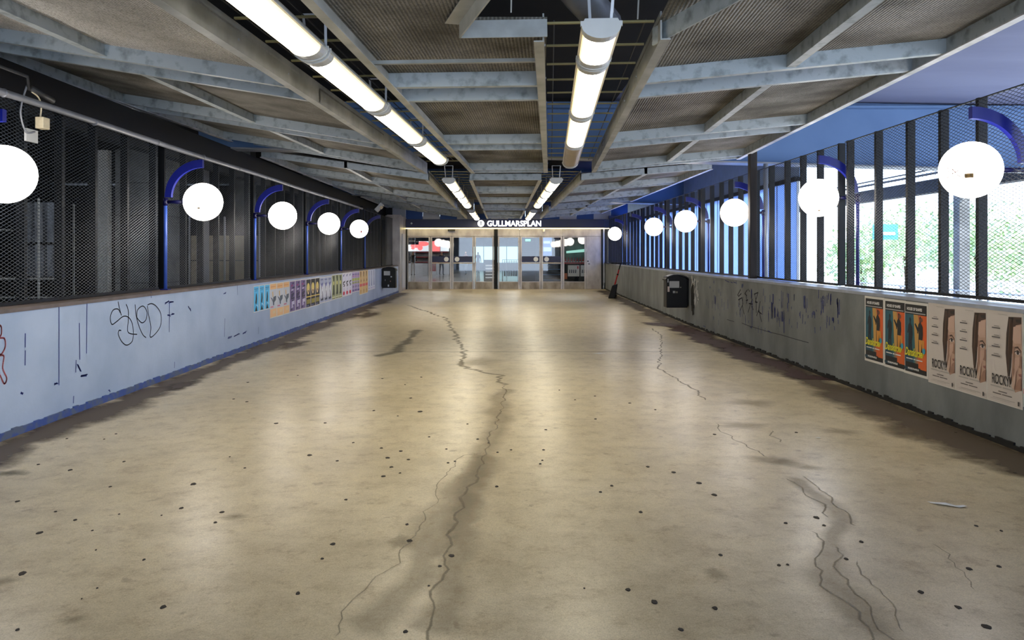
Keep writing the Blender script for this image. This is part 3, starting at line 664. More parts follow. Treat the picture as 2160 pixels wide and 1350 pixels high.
# ------------------------------------------------------------------ globe lamps
def globe_lamp(side, zb, zg, reach, globe=True):
    root = empty('globe_lamp')
    b = MB(); b.tube([(0, 0, zb), (0, 0, zg+.02)], .023, 10); b.build('pole', m_blue_lt if side < 0 else m_blue, root, smooth=True)
    b = MB(); b.box(-.05, .05, -.05, .05, zb, zb+.012); b.build('base_plate', m_blue, root)
    n = 14; out = []; z0 = zg+.06; zt = zg+.56; vs = []; fs = []
    for k in range(n+1):
        a = math.pi/2*k/n; ro = Vector((reach*(1-math.cos(a)), zt-z0)); ro = Vector((reach-(reach)*math.cos(a), z0+(zt-z0)*math.sin(a)))
        ri = Vector((reach-(reach-.085)*math.cos(a), z0+(zt-z0-.105)*math.sin(a)))
        for p in (ro, ri):
            for q in (-.028, .028): vs.append((-side*p.x, q, p.y))
    for k in range(n):
        o = k*4; fs += [(o, o+4, o+5, o+1), (o+2, o+3, o+7, o+6), (o, o+2, o+6, o+4), (o+1, o+5, o+7, o+3)]
    fs += [(0, 1, 3, 2), (n*4, n*4+2, n*4+3, n*4+1)]
    b = MB(); b.add(vs, fs); b.build('curved_arm', m_blue, root)
    b = MB(); b.tube([(0, 0, zg), (-side*(reach-.24 if globe else reach-.3), 0, zg)], .022, 8); b.tube([(0, 0, zg-.05), (0, 0, zg+.05)], .034, 8); b.build('support_arm', m_navy, root, smooth=True)
    if globe:
        b = MB(); b.sphere((-side*reach, 0, zg), .25, 40, 20); g = b.build('globe', m_globe, root, smooth=True)
        b = MB(); b.tube([(-side*(reach-.262), 0, zg), (-side*(reach-.235), 0, zg)], .05, 14); b.build('globe_collar', m_navy, root, smooth=True)
    return root
m_sticker = mat('torn_sticker', c(196, 150, 84), .6, noise=.5, nscale=40, col2=c(120, 96, 60))
m_pinkink = mat('pinkish_brown_pen', c(176, 122, 104), .6)
def globe_patch(root, side, zg, reach, lon, lat, w, h, m, name):
    """small curved patch stuck on the globe; lon 0 faces the viewer"""
    g = [ch for ch in root.children if ch.name.startswith('globe') and 'collar' not in ch.name][0]
    b = MB(); n = 4; vs = []
    for j in range(n+1):
        for i in range(n+1):
            lo = math.radians(lon+w*(i/n-.5)); la = math.radians(lat+h*(j/n-.5)); r = .2515
            vs.append((-side*reach+r*math.sin(lo)*math.cos(la), -r*math.cos(lo)*math.cos(la), zg+r*math.sin(la)))
    b.add(vs, [(j*(n+1)+i, j*(n+1)+i+1, (j+1)*(n+1)+i+1, (j+1)*(n+1)+i) for j in range(n) for i in range(n)])
    b.build(name, m, g, org=(0, 0, 0))
wl_lab = ['globe lamp cut by the photo edge above the pale parapet, nearest of the dark-side row', 'white globe lamp on blue bracket before the concrete pillar, second of the dark-side row',
          'white globe lamp above the blue posters, third of the dark-side row', 'white globe lamp above the purple and yellow posters, fourth of the dark-side row',
          'smallest lit globe lamp of the dark-side row, nearest the doors', 'blue lamp bracket without a globe beyond the last lit globe of the dark-side row']
wr_lab = ['largest white globe lamp with pink scribble and torn sticker, on the daylight side', 'white globe lamp before the bright opening, second of the daylight-side row',
          'white globe lamp beside the weathered dark post, third of the daylight-side row', 'white globe lamp right above the wall bin, fourth of the daylight-side row',
          'white globe lamp left of the wall bin, fifth of the daylight-side row', 'blue lamp bracket without a globe between the two farthest daylight-side globes', 'smallest globe lamp beside the dark name board, above the kick scooter']
grp = 'globe lamps along the parapets'
for i in range(6):
    zg = 2.285; zb = 1.12; gl = i < 5
    lp = globe_lamp(-1, zb, zg, .5, gl); lp.location = (-4.47 if i else -4.745, lamp_y[i] if i else 6.55, 0)
    if i == 0: lp.location.x = -4.80
    tag(lp, wl_lab[i], 'lamp', grp)
    if gl:
        globe_patch(lp, -1, zg, .5, (12, 8, 0, 6, -8)[i], (-30, -22, -50, -38, 5)[i], 9, 5, m_sticker, 'sticker')
        if i == 4: globe_patch(lp, -1, zg, .5, 25, -20, 10, 14, m_red, 'sticker')
for i in range(7):
    zg = 2.34; zb = 1.16; gl = i != 5
    lp = globe_lamp(1, zb, zg, .52, gl); lp.location = (4.71 if i else 4.665, lamp_y[i] if i else 6.72, 0)
    tag(lp, wr_lab[i], 'lamp', grp)
    if i == 0:
        globe_patch(lp, 1, zg, .52, -34, -16, 16, 9, m_sticker, 'sticker')
        g = [ch for ch in lp.children if ch.name.startswith('globe') and 'collar' not in ch.name][0]
        b = MB()
        for lon, ln in ((-78, [(0, 8), (6, 12), (6, -8), (-2, -10)]), (-64, [(0, 10), (1, -24)]), (-58, [(-6, 8), (6, -8), (18, -16)]), (-58, [(-6, -2), (8, 4)])):
            for (xa, ya), (xb, yb) in zip(ln, ln[1:]):
                dx, dy = xb-xa, yb-ya; q = math.hypot(dx, dy); nx, ny = -dy/q*.9, dx/q*.9; vs = []
                for t in range(5):
                    for sg in (-1, 1):
                        x = xa+dx*t/4+nx*sg; y = ya+dy*t/4+ny*sg
                        lo = math.radians(lon+x*.9); la = math.radians(y*.9-8); r = .2518; vs.append((-.52+r*math.sin(lo)*math.cos(la), -r*math.cos(lo)*math.cos(la), zg+r*math.sin(la)))
                b.add(vs, [(2*t, 2*t+1, 2*t+3, 2*t+2) for t in range(4)])
        b.build('scribble', m_pinkink, g, org=(0, 0, 0))
    elif gl: globe_patch(lp, 1, zg, .52, (0, -20, 10, 0, -20, 0, 0)[i], (0, -45, -60, -60, -30, 0, -40)[i], 9, 5, m_sticker, 'sticker')

# ------------------------------------------------------------------ small fittings
e = empty('junction_box', (-4.47, 7.35, 2.75), 0, 'cream socket box with looped cables hanging from the pipe by the nearest dark-side globe', 'junction box')
b = MB(); b.box(-4.47, -4.39, 7.25, 7.36, 2.80, 2.91); b.build('box', m_cream, e, bevel=.006)
b = MB(); b.box(-4.49, -4.47, 7.12, 7.3, 2.66, 2.78); b.build('mounting_plate', m_endcap, e)
b = MB(); b.tube(smooth([(-4.45, 7.30, 2.90), (-4.44, 7.30, 3.02), (-4.42, 7.22, 3.09), (-4.42, 7.12, 3.12)]), .008, 6); b.build('cable', m_cream, e, smooth=True)
b = MB(); b.tube(smooth([(-4.42, 7.05, 3.16), (-4.43, 7.0, 3.02), (-4.44, 6.99, 2.88), (-4.46, 7.1, 2.74), (-4.45, 7.22, 2.76)]), .009, 6); b.build('cable', m_pipe, e, smooth=True)
b = MB(); b.tube([(-4.42, 7.1, 3.15), (-4.42, 7.45, 3.10)], .03, 10); b.tube([(-4.4, 6.6, 3.24), (-4.4, 7.02, 3.24), (-4.41, 7.06, 3.12)], .016, 8); b.build('cable_gland', m_dark, e, smooth=True)
e = empty('floodlight', (-4.05, 25.2, 3.1), 0, 'small tilted silver floodlight under the ceiling beyond the last lit dark-side globe', 'lamp')
b = MB(); b.bar((-4.2, 25.2, 3.02), (-3.98, 25.2, 3.26), .22, .13); b.build('housing', m_silver, e, bevel=.01)
b = MB(); b.bar((-4.04, 25.09, 3.09), (-3.98, 25.09, 3.16), .006, .1); b.build('lens', m_cream, e)
b = MB(); b.bar((-4.08, 25.25, 3.2), (-4.02, 25.25, 3.63), .03, .008); b.build('bracket', m_dark, e)
b = MB(); b.box(4.36, 4.49, 13.36, 13.49, 1.16, 3.42)
b.build('post', m_wood, label='weathered dark post standing on the grey parapet beside the third daylight-side globe', cat='post', bevel=.012, org=(4.42, 13.42, 1.16))
b = MB(); b.tube([(4.98, 14.35, .5), (4.98, 14.35, 3.3)], .045, 10); b.build('drain_pipe', m_silver, smooth=True, label='pale vertical drain pipe behind the fence beside the weathered dark post', cat='pipe', org=(4.98, 14.35, .5))
b = MB(); b.box(-5.93, -5.77, 14.7, 14.8, 0, 3.64); b.box(-5.80, -5.76, 14.6, 14.9, 0, 3.64); b.build('column', m_pipe, kind='structure', label='grey steel column behind the fence under the cross girder', cat='column')

# ------------------------------------------------------------------ bins
def bin_(x0, y0, side, label, stick):
    e = empty('wall_bin', (x0, y0, .38), 0, label, 'bin', 'wall bins')
    w = .47; h = .70
    b = MB()
    prof = [(0, 0), (w, 0), (w, h-.1), (w*.93, h-.02), (w*.5, h+.035), (w*.07, h-.02), (0, h-.1)]
    n = len(prof); d = .34
    vs = [(x, 0, z) for x, z in prof[:]]+[(x, d, z) for x, z in prof]
    b.add(vs, [tuple(range(n))]+[tuple(range(2*n-1, n-1, -1))]+[(i, n+i, n+(i+1) % n, (i+1) % n) for i in range(n)])
    b.build('body', m_bin, e, org=(0, 0, 0), bevel=.012)
    b = MB()
    arc = [(w/2+(w/2+.025)*math.cos(math.pi*k/10), h-.06+.11*math.sin(math.pi*k/10)) for k in range(11)]
    inner = [(x, z-.03) for x, z in arc[::-1]]
    b.extrude(arc+inner, -.03, d-.005); b.build('hood', m_bin, e, org=(0, 0, 0))
    b = MB(); b.box(w*.13, w*.60, -.012, .002, h-.25, h-.1); b.build('opening_flap', m_endcap, e, org=(0, 0, 0))
    b = MB()
    for x, z, ww, hh, col in stick: b.add([(x, -.004, z), (x+ww, -.004, z), (x+ww, -.004, z+hh), (x, -.004, z+hh)], [(0, 1, 2, 3)], 0, col)
    b.build('sticker', m_ink, e, org=(0, 0, 0))
    xb = w if side > 0 else -.0
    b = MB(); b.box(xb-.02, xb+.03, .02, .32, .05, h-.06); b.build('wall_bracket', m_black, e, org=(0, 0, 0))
    return e
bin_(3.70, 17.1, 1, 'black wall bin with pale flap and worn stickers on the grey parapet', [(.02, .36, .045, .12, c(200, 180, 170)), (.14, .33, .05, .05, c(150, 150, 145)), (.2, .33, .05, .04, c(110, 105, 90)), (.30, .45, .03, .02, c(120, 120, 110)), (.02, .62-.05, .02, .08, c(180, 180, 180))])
bin_(-4.27, 26.9, -1, 'black wall bin with pale flap beyond the small posters, beside the entrance', [(.3, .38, .05, .04, c(180, 190, 200)), (.2, .05, .05, .07, c(170, 175, 180)), (.28, .22, .03, .04, c(120, 90, 80)), (.1, .25, .02, .06, c(110, 110, 120))])
b = MB()
for k in range(26):
    y = 16.5+R.uniform(-.35, .25); z = R.uniform(.55, 1.05); b.add([(4.185, y, z), (4.17, y+.04, z+R.uniform(-.15, .15)), (4.165, y+.06, z+R.uniform(-.2, .2)), (4.18, y+.01, z+.05)], [(0, 1, 2, 3)])
b.build('torn_tape', m_endcap, wr_o, kind='stuff')

# ------------------------------------------------------------------ kick scooter
def scooter():
    x, y = 4.02, 27.4
    e = empty('kick_scooter', (x, y, 0), 0, 'black kick scooter with a red stem leaning at the far end of the grey parapet', 'scooter')
    base = Vector((x-.02, y, .28)); top = Vector((x+.26, y+.05, 1.26))
    b = MB(); b.tube([base, base.lerp(top, .75)], .026, 10); b.build('stem', m_red, e, smooth=True)
    b = MB(); b.tube([base.lerp(top, .72), top], .021, 10); b.tube([base.lerp(top, .12), base.lerp(top, .2)], .032, 10); b.tube([base.lerp(top, .55), base.lerp(top, .6)], .031, 10); b.build('stem_clamp', m_black, e, smooth=True)
    b = MB(); b.tube([top+Vector((-.34, -.12, .0)), top, top+Vector((.34, .12, -.01))], .019, 8); b.build('handlebar', m_black, e, smooth=True)
    for q in (-1, 1):
        b = MB(); b.tube([top+Vector((.23*q, .08*q, 0)), top+Vector((.36*q, .126*q, 0))], .027, 8); b.build('grip', m_black, e, smooth=True)
    b = MB(); b.hexa([(x-.10, y-.10, .07), (x+.07, y-.16, .07), (x+.22, y+.62, .07), (x+.05, y+.68, .07), (x-.10, y-.10, .12), (x+.07, y-.16, .12), (x+.22, y+.62, .12), (x+.05, y+.68, .12)]); b.build('deck', m_black, e, bevel=.01)
    for cx, cy in ((x-.03, y-.22), (x+.19, y+.76)):
        b = MB(); pts = [(cx+.012*math.sin(a)*0+.04*math.cos(a)*.2, cy+.085*math.cos(a), .10+.085*math.sin(a)) for a in [2*math.pi*k/16 for k in range(17)]]
        b.tube(pts, .022, 8, cap=False); b.tube([(cx-.03, cy, .10), (cx+.03, cy, .10)], .03, 10); b.build('wheel', m_black, e, smooth=True)
    b = MB(); b.bar((x-.03, y-.22, .10), base, .05, .07); b.build('fork', m_black, e)
    b = MB(); b.hexa([(x-.26, y-.34, .0), (x+.0, y-.36, .0), (x+.02, y-.12, .0), (x-.22, y-.1, .0), (x-.10, y-.30, .46), (x+.10, y-.30, .52), (x+.12, y-.14, .52), (x-.06, y-.12, .46)])
    b.build('bag', m_black, label='dark cloth bag leaning against the foot of the kick scooter', cat='bag', bevel=.03, org=(x-.1, y-.2, 0))
scooter()
# litter
X, Y = sB(1737, 806)
b = MB(); pts = [(-.09, .03), (-.05, .012), (0, .0), (.05, -.018), (.10, -.02), (.10, -.045), (.05, -.045), (0, -.03), (-.05, -.015), (-.085, .005)]
b.add([(X+a, Y+d*1.6, .004+.004*(i % 3)) for i, (a, d) in enumerate(pts)], [tuple(range(len(pts)))])
b.build('paper_strip', m_white, label='torn white strip of paper lying on the floor towards the grey parapet', cat='litter', org=(X, Y, 0))
for (x, y, w), lab in zip(((1229, 541, .03), (347, 201, .12), (-70, 0, .0)), ('tiny white scrap lying on the floor near the large posters', 'thin white scrap lying on the floor in front of the doors')):
    X, Y = sB(x, y); b = MB(); b.add([(X-w, Y, .003), (X, Y-w*.7, .006), (X+w, Y+w*.2, .004), (X+.1*w, Y+w*.6, .003)], [(0, 1, 2, 3)])
    b.build('paper_scrap', m_white, label=lab, cat='litter', org=(X, Y, 0))

# ------------------------------------------------------------------ posters
def poster(name, w, h, shapes, border=.012):
    """built in its own frame: x to the right, z up from the bottom edge, facing -y"""
    root = empty(name)
    b = MB(); b.box(0, w, -.0012, .0, 0, h); b.build('sheet', m_paper, root, org=(0, 0, 0))
    b = MB()
    for i, s in enumerate(shapes):
        y = -.0016-.00035*i
        if s[0] == 'p': b.add([(x*w, y, z*h) for x, z in s[1]], [tuple(range(len(s[1])))], 0, s[2])
        elif s[0] == 'g':   # strip of vertical bands with blended colours
            x0, z0, x1, z1, ca, cb, n = s[1:]
            for k in range(n):
                t = (k+.5)/n; col = tuple(ca[q]*(1-t)+cb[q]*t for q in range(4)); xa = x0+(x1-x0)*k/n; xb = x0+(x1-x0)*(k+1)/n
                b.add([(xa*w, y, z0*h), (xb*w, y, z0*h), (xb*w, y, z1*h), (xa*w, y, z1*h)], [(0, 1, 2, 3)], 0, col)
        elif s[0] == 't':
            txt, x, z, size, col, bold, shear, xs = s[1:]
            vs, fs = textmesh(txt, size*h, bold*h, 0, shear, xs)
            b.add([(x*w+a, y, z*h+d) for a, d, _ in vs], fs, 0, col)
    b.build('print', m_ink, root, org=(0, 0, 0))
    return root
def rect(x0, z0, x1, z1, col): return ('p', [(x0, z0), (x1, z0), (x1, z1), (x0, z1)], col)
def ell(cx, cz, rx, rz, col, n=16, a0=0, a1=2*math.pi): return ('p', [(cx+rx*math.cos(a0+(a1-a0)*k/n), cz+rz*math.sin(a0+(a1-a0)*k/n)) for k in range(n)], col)
black = c(14, 14, 20); teal = c(28, 98, 118); orange = c(224, 104, 44); yel = c(230, 222, 50); white = c(232, 232, 230)
skin = c(196, 160, 140); skin_d = c(160, 122, 104); hair = c(72, 50, 40); hair_d = c(42, 30, 28)
def fig(dx, dz, s, col, legs=None):
    P = [(.0, 0), (.05, .0), (.07, .2), (.09, .2), (.10, 0), (.15, 0), (.14, .25), (.17, .40), (.16, .54), (.10, .60), (.09, .63), (.11, .68), (.08, .73), (.04, .70), (.05, .62), (.0, .57), (-.04, .42), (-.01, .40), (.02, .46), (.0, .25)]
    return ('p', [(dx+x*s*1.5, dz+z*s) for x, z in P], col)
dance = [rect(.05, .035, .95, .965, black), ('g', .05, .17, .45, .83, c(20, 84, 106), c(44, 106, 118), 4), ('g', .45, .17, .68, .83, c(80, 120, 110), orange, 6), ('g', .68, .17, .95, .83, orange, c(232, 98, 36), 3), rect(.05, .17, .40, .34, c(24, 70, 92)), rect(.62, .10, .95, .40, orange),
         ('p', [(.42, .83), (.6, .83), (.74, .5), (.66, .3), (.5, .3)], c(206, 158, 84)),
         fig(.20, .28, .70, c(16, 26, 40)), fig(.62, .28, .74, c(22, 22, 28)), ('p', [(.66, .28), (.72, .28), (.76, .46), (.80, .28), (.86, .28), (.86, .50), (.64, .50)], c(220, 150, 60)),
         ('p', [(.64, .64), (.50, .72), (.47, .70), (.62, .58)], c(18, 20, 28)), ell(.75, .77, .055, .03, c(120, 70, 50)),
         ('t', 'HOUSE OF SHAPES', .14, .885, .054, white, .0022, 0, .84), rect(.08, .845, .92, .857, c(190, 190, 190)),
         ('t', 'Danskurser', .06, .262, .15, yel, .0045, .35, .66), rect(.12, .212, .40, .226, white), rect(.43, .212, .52, .226, white), rect(.55, .212, .80, .226, white), rect(.05, .06, .4, .1, c(20, 60, 80)),
         rect(.30, .085, .72, .115, black), ('t', 'HOUSEOFSHAPES.SE', .2, .075, .034, white, .0014, 0, .9), ell(.86, .36, .06, .04, c(60, 160, 190))]
rocky = [rect(.01, .008, .99, .992, c(214, 204, 198)),
         ('p', [(.62, .93), (.97, .95), (.98, .20), (.80, .16), (.70, .28), (.58, .35), (.56, .55), (.58, .80)], skin),
         ('p', [(.62, .94), (.97, .95), (.97, .88), (.82, .86), (.75, .78), (.73, .62), (.70, .45), (.66, .33), (.60, .30), (.57, .42), (.54, .55), (.56, .76)], hair),
         ('p', [(.64, .93), (.76, .94), (.66, .80), (.63, .58), (.60, .5), (.58, .7)], hair_d),
         ('p', [(.80, .92), (.96, .93), (.96, .89), (.84, .89)], hair_d),
         ('p', [(.66, .52), (.70, .50), (.72, .38), (.70, .25), (.66, .22), (.63, .34)], hair_d),
         ('p', [(.72, .56), (.75, .56), (.72, .40), (.68, .28), (.66, .3), (.70, .42)], c(214, 198, 190)),
         ('p', [(.80, .635), (.88, .645), (.97, .60), (.97, .585), (.88, .625), (.80, .62)], c(90, 66, 56)),
         ('p', [(.76, .84), (.97, .87), (.97, .68), (.80, .67), (.74, .70)], c(208, 174, 156)), ('p', [(.80, .52), (.93, .54), (.92, .44), (.84, .38), (.78, .42)], c(206, 170, 152)), ('p', [(.74, .64), (.79, .63), (.78, .42), (.76, .32), (.73, .40)], c(170, 132, 114)),
         ('p', [(.66, .92), (.68, .92), (.64, .62), (.62, .5), (.615, .6)], c(112, 84, 68)), ('p', [(.70, .92), (.715, .92), (.68, .66), (.67, .5), (.66, .6)], c(104, 78, 62)),
         ell(.88, .58, .075, .022, c(222, 210, 204)), ell(.885, .58, .035, .021, c(52, 40, 40), 12), ('p', [(.79, .585), (.88, .607), (.97, .585), (.97, .578), (.88, .597), (.80, .577)], c(50, 38, 36)),
         ('p', [(.95, .55), (.98, .55), (.98, .42), (.90, .43), (.93, .46)], skin_d), ('p', [(.90, .36), (.98, .37), (.98, .335), (.93, .34)], c(150, 96, 88)), ('p', [(.98, .33), (.90, .30), (.80, .19), (.98, .2)], skin_d),
         ('p', [(.76, .30), (.84, .40), (.82, .26), (.78, .18), (.72, .22)], c(206, 176, 158)),
         ('t', 'ROCKY!', .16, .205, .15, c(24, 22, 24), .0016, 0, .56), rect(.13, .170, .45, .186, c(184, 176, 170)), rect(.48, .170, .80, .186, c(184, 176, 170)), rect(.36, .127, .60, .137, c(110, 102, 98)), rect(.2, .099, .44, .109, c(110, 102, 98)), rect(.47, .099, .74, .109, c(110, 102, 98)), rect(.2, .055, .82, .06, c(176, 168, 162)), rect(.14, .04, .7, .044, c(186, 178, 172)), rect(.9, .03, .94, .075, c(54, 50, 50)),
         rect(.35, .955, .62, .96, c(176, 168, 162))]
for z in (.80, .70, .60, .50): rocky += [rect(.24, z+.024, .38, z+.032, c(150, 142, 138)), rect(.18, z, .42, z+.012, c(96, 90, 90))]
tealp = [rect(.02, .02, .98, .98, c(120, 186, 188)), ('p', [(.12, .60), (.45, .62), (.45, .82), (.15, .80)], c(206, 40, 96)), ('p', [(.05, .56), (.2, .54), (.24, .70), (.12, .74), (.06, .66)], skin),
         ('p', [(.03, .34), (.22, .30), (.28, .42), (.10, .44)], c(120, 70, 56)), rect(.02, .14, .6, .20, c(196, 40, 90)), rect(.08, .22, .5, .24, white), ('p', [(.4, .3), (.8, .34), (.85, .56), (.5, .54)], c(222, 196, 90))]
def place_right(p, Y, ztop, h, label, cat, group):
    X = wallx(1, Y)-.004
    p.location = (X, Y, ztop-h); p.rotation_euler = (0, 0, -math.pi/2)   # poster's right edge towards the viewer
    tag(p, label, cat, group)
pd = poster('poster', .445, .745, dance); pr = poster('poster', .45, .785, rocky)
ys = [8.763, 8.315, 7.905]
for k in range(3):
    q = pd if k == 0 else copy_tree(pd)
    place_right(q, ys[k], 1.115-.004*k, .745, 'teal and orange dance course poster, %s on the grey parapet' % ('farthest of its three', 'middle one of its three', 'touching the first film poster')[k], 'poster', 'dance posters')
ys = [7.455, 7.003, 6.551]
for k in range(3):
    q = pr if k == 0 else copy_tree(pr)
    place_right(q, ys[k], 1.125, .785, 'pale film poster with half a face, %s on the grey parapet' % ('first, beside the dance posters', 'between its two twins', 'third, beside the teal sheet')[k], 'poster', 'film posters')
q = poster('poster', .45, .745, tealp); place_right(q, 6.098, 1.115, .745, 'teal poster with pink panel, cut by the photo edge', 'poster', None)
cy = c(88, 192, 236); lil = c(176, 160, 206)
def wavy(col, n=9):
    out = []
    for k in range(n):
        z = .06+.88*k/n; x = R.uniform(.1, .4); out += [('p', [(x, z), (x+R.uniform(.2, .5), z+.02), (x+R.uniform(.2, .5), z+.07), (x+.05, z+.06)], col[k % len(col)])]
    return out
LEFT = [
 (13.05, .305, .46, 1.045, 'bright blue poster with a dark diving figure', [rect(.06, .03, .94, .97, cy), rect(.15, .86, .8, .89, c(40, 110, 160)), rect(.2, .80, .7, .82, c(40, 110, 160)), ('p', [(.4, .66), (.55, .66), (.6, .5), (.55, .36), (.45, .28), (.32, .36), (.38, .5)], black), ('p', [(.46, .25), (.68, .04), (.26, .04)], black), ell(.48, .68, .06, .03, black), ('p', [(.5, .26), (.8, .18), (.6, .3)], c(200, 236, 250))]),
 (13.97, .425, .655, 1.055, 'orange banded poster with a pale centre', [rect(.04, .03, .96, .97, c(206, 208, 214)), rect(.04, .82, .96, .97, c(240, 188, 128)), rect(.04, .03, .96, .26, c(244, 196, 140)), rect(.1, .88, .8, .90, c(220, 150, 90)), ('p', [(.3, .74), (.45, .76), (.5, .62), (.38, .58)], c(226, 190, 130)), ('p', [(.1, .6), (.35, .56), (.42, .5), (.5, .60), (.9, .62), (.86, .5), (.62, .44), (.6, .36), (.45, .36), (.4, .46)], c(90, 100, 112)), rect(.08, .30, .5, .34, c(214, 130, 150)), rect(.4, .12, .8, .2, c(236, 206, 160))]),
 (15.27, .415, .645, 1.055, 'purple patterned poster', [rect(.04, .03, .96, .97, c(124, 104, 150))]+wavy([c(70, 56, 96), c(190, 180, 206), c(52, 42, 80), c(150, 60, 110)], 13)+[('p', [(.2, .58), (.75, .62), (.75, .55), (.4, .52), (.4, .46), (.8, .48), (.8, .42), (.2, .40)], c(46, 38, 72)), ('p', [(.3, .34), (.8, .36), (.8, .24), (.5, .24), (.5, .18), (.3, .18)], c(206, 198, 220))]),
 (16.55, .405, .645, 1.05, 'black poster with a yellow oval and yellow bars', [rect(.04, .03, .96, .97, c(20, 20, 28)), ell(.45, .68, .32, .17, c(228, 206, 120)), ell(.45, .56, .2, .10, c(230, 200, 150)), ('p', [(.34, .60), (.56, .60), (.45, .50)], black), rect(.04, .36, .96, .40, c(218, 188, 90)), rect(.12, .14, .88, .29, c(150, 138, 66)), rect(.1, .05, .6, .1, c(90, 96, 130))]),
 (17.80, .405, .62, 1.045, 'grey and white poster with a tall pale triangle', [rect(.04, .03, .96, .97, c(170, 178, 204)), ('p', [(.1, .75), (.5, .6), (.9, .75), (.9, .2), (.1, .2)], c(232, 234, 242)), rect(.12, .88, .8, .91, c(90, 96, 140)), ('p', [(.3, .7), (.5, .58), (.46, .5), (.62, .40), (.78, .22), (.86, .10), (.16, .10), (.3, .3), (.44, .42)], c(54, 58, 82)), ('p', [(.36, .34), (.5, .42), (.58, .2), (.34, .16)], c(226, 228, 236)), ('p', [(.2, .75), (.8, .78), (.5, .6)], c(110, 112, 170))]),
 (19.05, .40, .64, 1.065, 'olive green poster with dark uprights', [rect(.04, .03, .96, .97, c(150, 158, 112)), ('p', [(.3, .94), (.7, .94), (.6, .7), (.75, .2), (.25, .2), (.4, .7)], c(40, 46, 34)), ('p', [(.1, .9), (.3, .8), (.25, .3), (.1, .25)], c(196, 206, 150)), ell(.5, .66, .16, .08, c(210, 204, 120)), rect(.1, .08, .9, .13, c(214, 214, 170))]),
 (20.30, .42, .64, 1.08, 'white poster with a black hook and a red disc', [rect(.04, .03, .96, .97, c(222, 222, 238)), ('p', [(.22, .62), (.8, .66), (.8, .60), (.44, .57), (.44, .53), (.72, .50), (.74, .44), (.5, .40), (.26, .44), (.34, .46), (.54, .45), (.54, .48), (.22, .50)], c(30, 30, 44)), ell(.45, .14, .3, .085, c(200, 40, 70)), ('p', [(.2, .9), (.7, .96), (.5, .86), (.3, .82)], c(120, 120, 150)), rect(.46, .24, .54, .36, c(90, 90, 110))]),
 (21.60, .37, .60, 1.08, 'lilac poster with lime green bars', [rect(.04, .03, .96, .97, lil), rect(.08, .55, .92, .68, c(176, 192, 76)), rect(.08, .42, .92, .5, c(150, 156, 90)), ('p', [(.16, .22), (.3, .36), (.44, .22), (.6, .36), (.84, .24), (.6, .27), (.44, .20), (.3, .27)], c(60, 44, 100)), rect(.1, .84, .9, .88, c(96, 70, 140)), rect(.1, .76, .8, .79, c(200, 90, 140)), rect(.08, .06, .92, .14, c(96, 84, 150))]),
 (22.72, .47, .74, 1.10, 'sand poster with a brown figure and pink band', [rect(.04, .03, .96, .97, c(226, 190, 126)), ('p', [(.3, .95), (.62, .92), (.5, .7), (.7, .55), (.4, .5), (.55, .66), (.34, .76)], c(112, 76, 50)), rect(.06, .33, .94, .44, c(222, 100, 100)), ('p', [(.4, .2), (.55, .2), (.5, .05), (.44, .05)], c(120, 80, 50))]),
 (24.15, .45, .68, 1.10, 'white poster with slim grey figures', [rect(.03, .02, .97, .98, c(222, 228, 244)), ('p', [(.35, .92), (.5, .94), (.55, .6), (.7, .2), (.3, .2), (.42, .6)], c(140, 152, 190)), ('p', [(.4, .9), (.48, .92), (.48, .7), (.42, .7)], c(60, 66, 96)), rect(.2, .08, .8, .12, c(190, 180, 214))]),
]
for y, w, h, zt, lab, sh in LEFT:
    p = poster('poster', w, h, sh)
    for k in range(3):
        q = p if k == 0 else copy_tree(p)
        q.location = (-4.29+.004, y+(w+.003)*k, zt-h+.004*R.uniform(-1, 1)); q.rotation_euler = (0, 0, math.pi/2)
        tag(q, '%s, %s of its three' % (lab, ('nearest', 'middle', 'farthest')[k]), 'poster', 'small posters on the pale parapet')

# ------------------------------------------------------------------ entrance front
DY = 34.0; K = DY/F
ux = lambda u: (u-U0)*K
vz = lambda v: max(0, H-(v-V0)*K)
zk, zg0, zg1, zt = .0, .32, 2.32, 2.72
def leaf(kind, name, x0, x1, label, glass=True, bar=0, cat='door', posters=None):
    e = empty(name, ((x0+x1)/2, DY, 0), 0, label, cat, kind='structure')
    d = .05; s = .07
    for a, q in ((x0, x0+s), (x1-s, x1)):
        b = MB(); b.box(a, q, DY-d/2, DY+d/2, .01, zg1+.05); b.build('stile', m_stain, e)
    b = MB(); b.box(x0+s, x1-s, DY-d/2, DY+d/2, zg1, zg1+.05); b.build('top_rail', m_stain, e)
    b = MB(); b.box(x0+s, x1-s, DY-d/2+.005, DY+d/2-.005, .01, zg0); b.build('kick_plate', m_kick, e)
    b = MB(); b.box(x0+s, x1-s, DY-d/2, DY+d/2, zg0, zg0+.03); b.build('sill_rail', m_stain, e)
    if glass:
        b = MB(); b.add([(x0+s, DY, zg0+.03), (x1-s, DY, zg0+.03), (x1-s, DY, zg1), (x0+s, DY, zg1)], [(0, 1, 2, 3)]); b.build('pane', m_glass, e)
    if bar:
        b = MB(); b.box(x0+s, x1-s, DY-.05, DY-.03, 1.22, 1.48); b.build('push_band', m_navy, e)
        b = MB(); b.box(x0+s, x1-s, DY-.055, DY-.03, 1.155, 1.20); b.build('band_rail', m_cream, e)
        xc = x1-s-.16 if bar > 0 else x0+s+.16
        b = MB(); b.disc((xc, DY-.053, 1.35), .105, 'y', 24); b.build('round_emblem', m_white, e)
    return e
ed = [858, 907.5, 953, 1000.5, 1046, 1096.5, 1141.5, 1187, 1236, 1268]
leaf(0, 'window_1', ux(ed[0]), ux(ed[1]), 'first glazed bay of the entrance, kiosk with pink sign seen through it', cat='window')
leaf(1, 'door_1', ux(ed[1])+.02, ux(ed[2])-.01, 'sliding glass door with navy band, first from the pale parapet', bar=1)
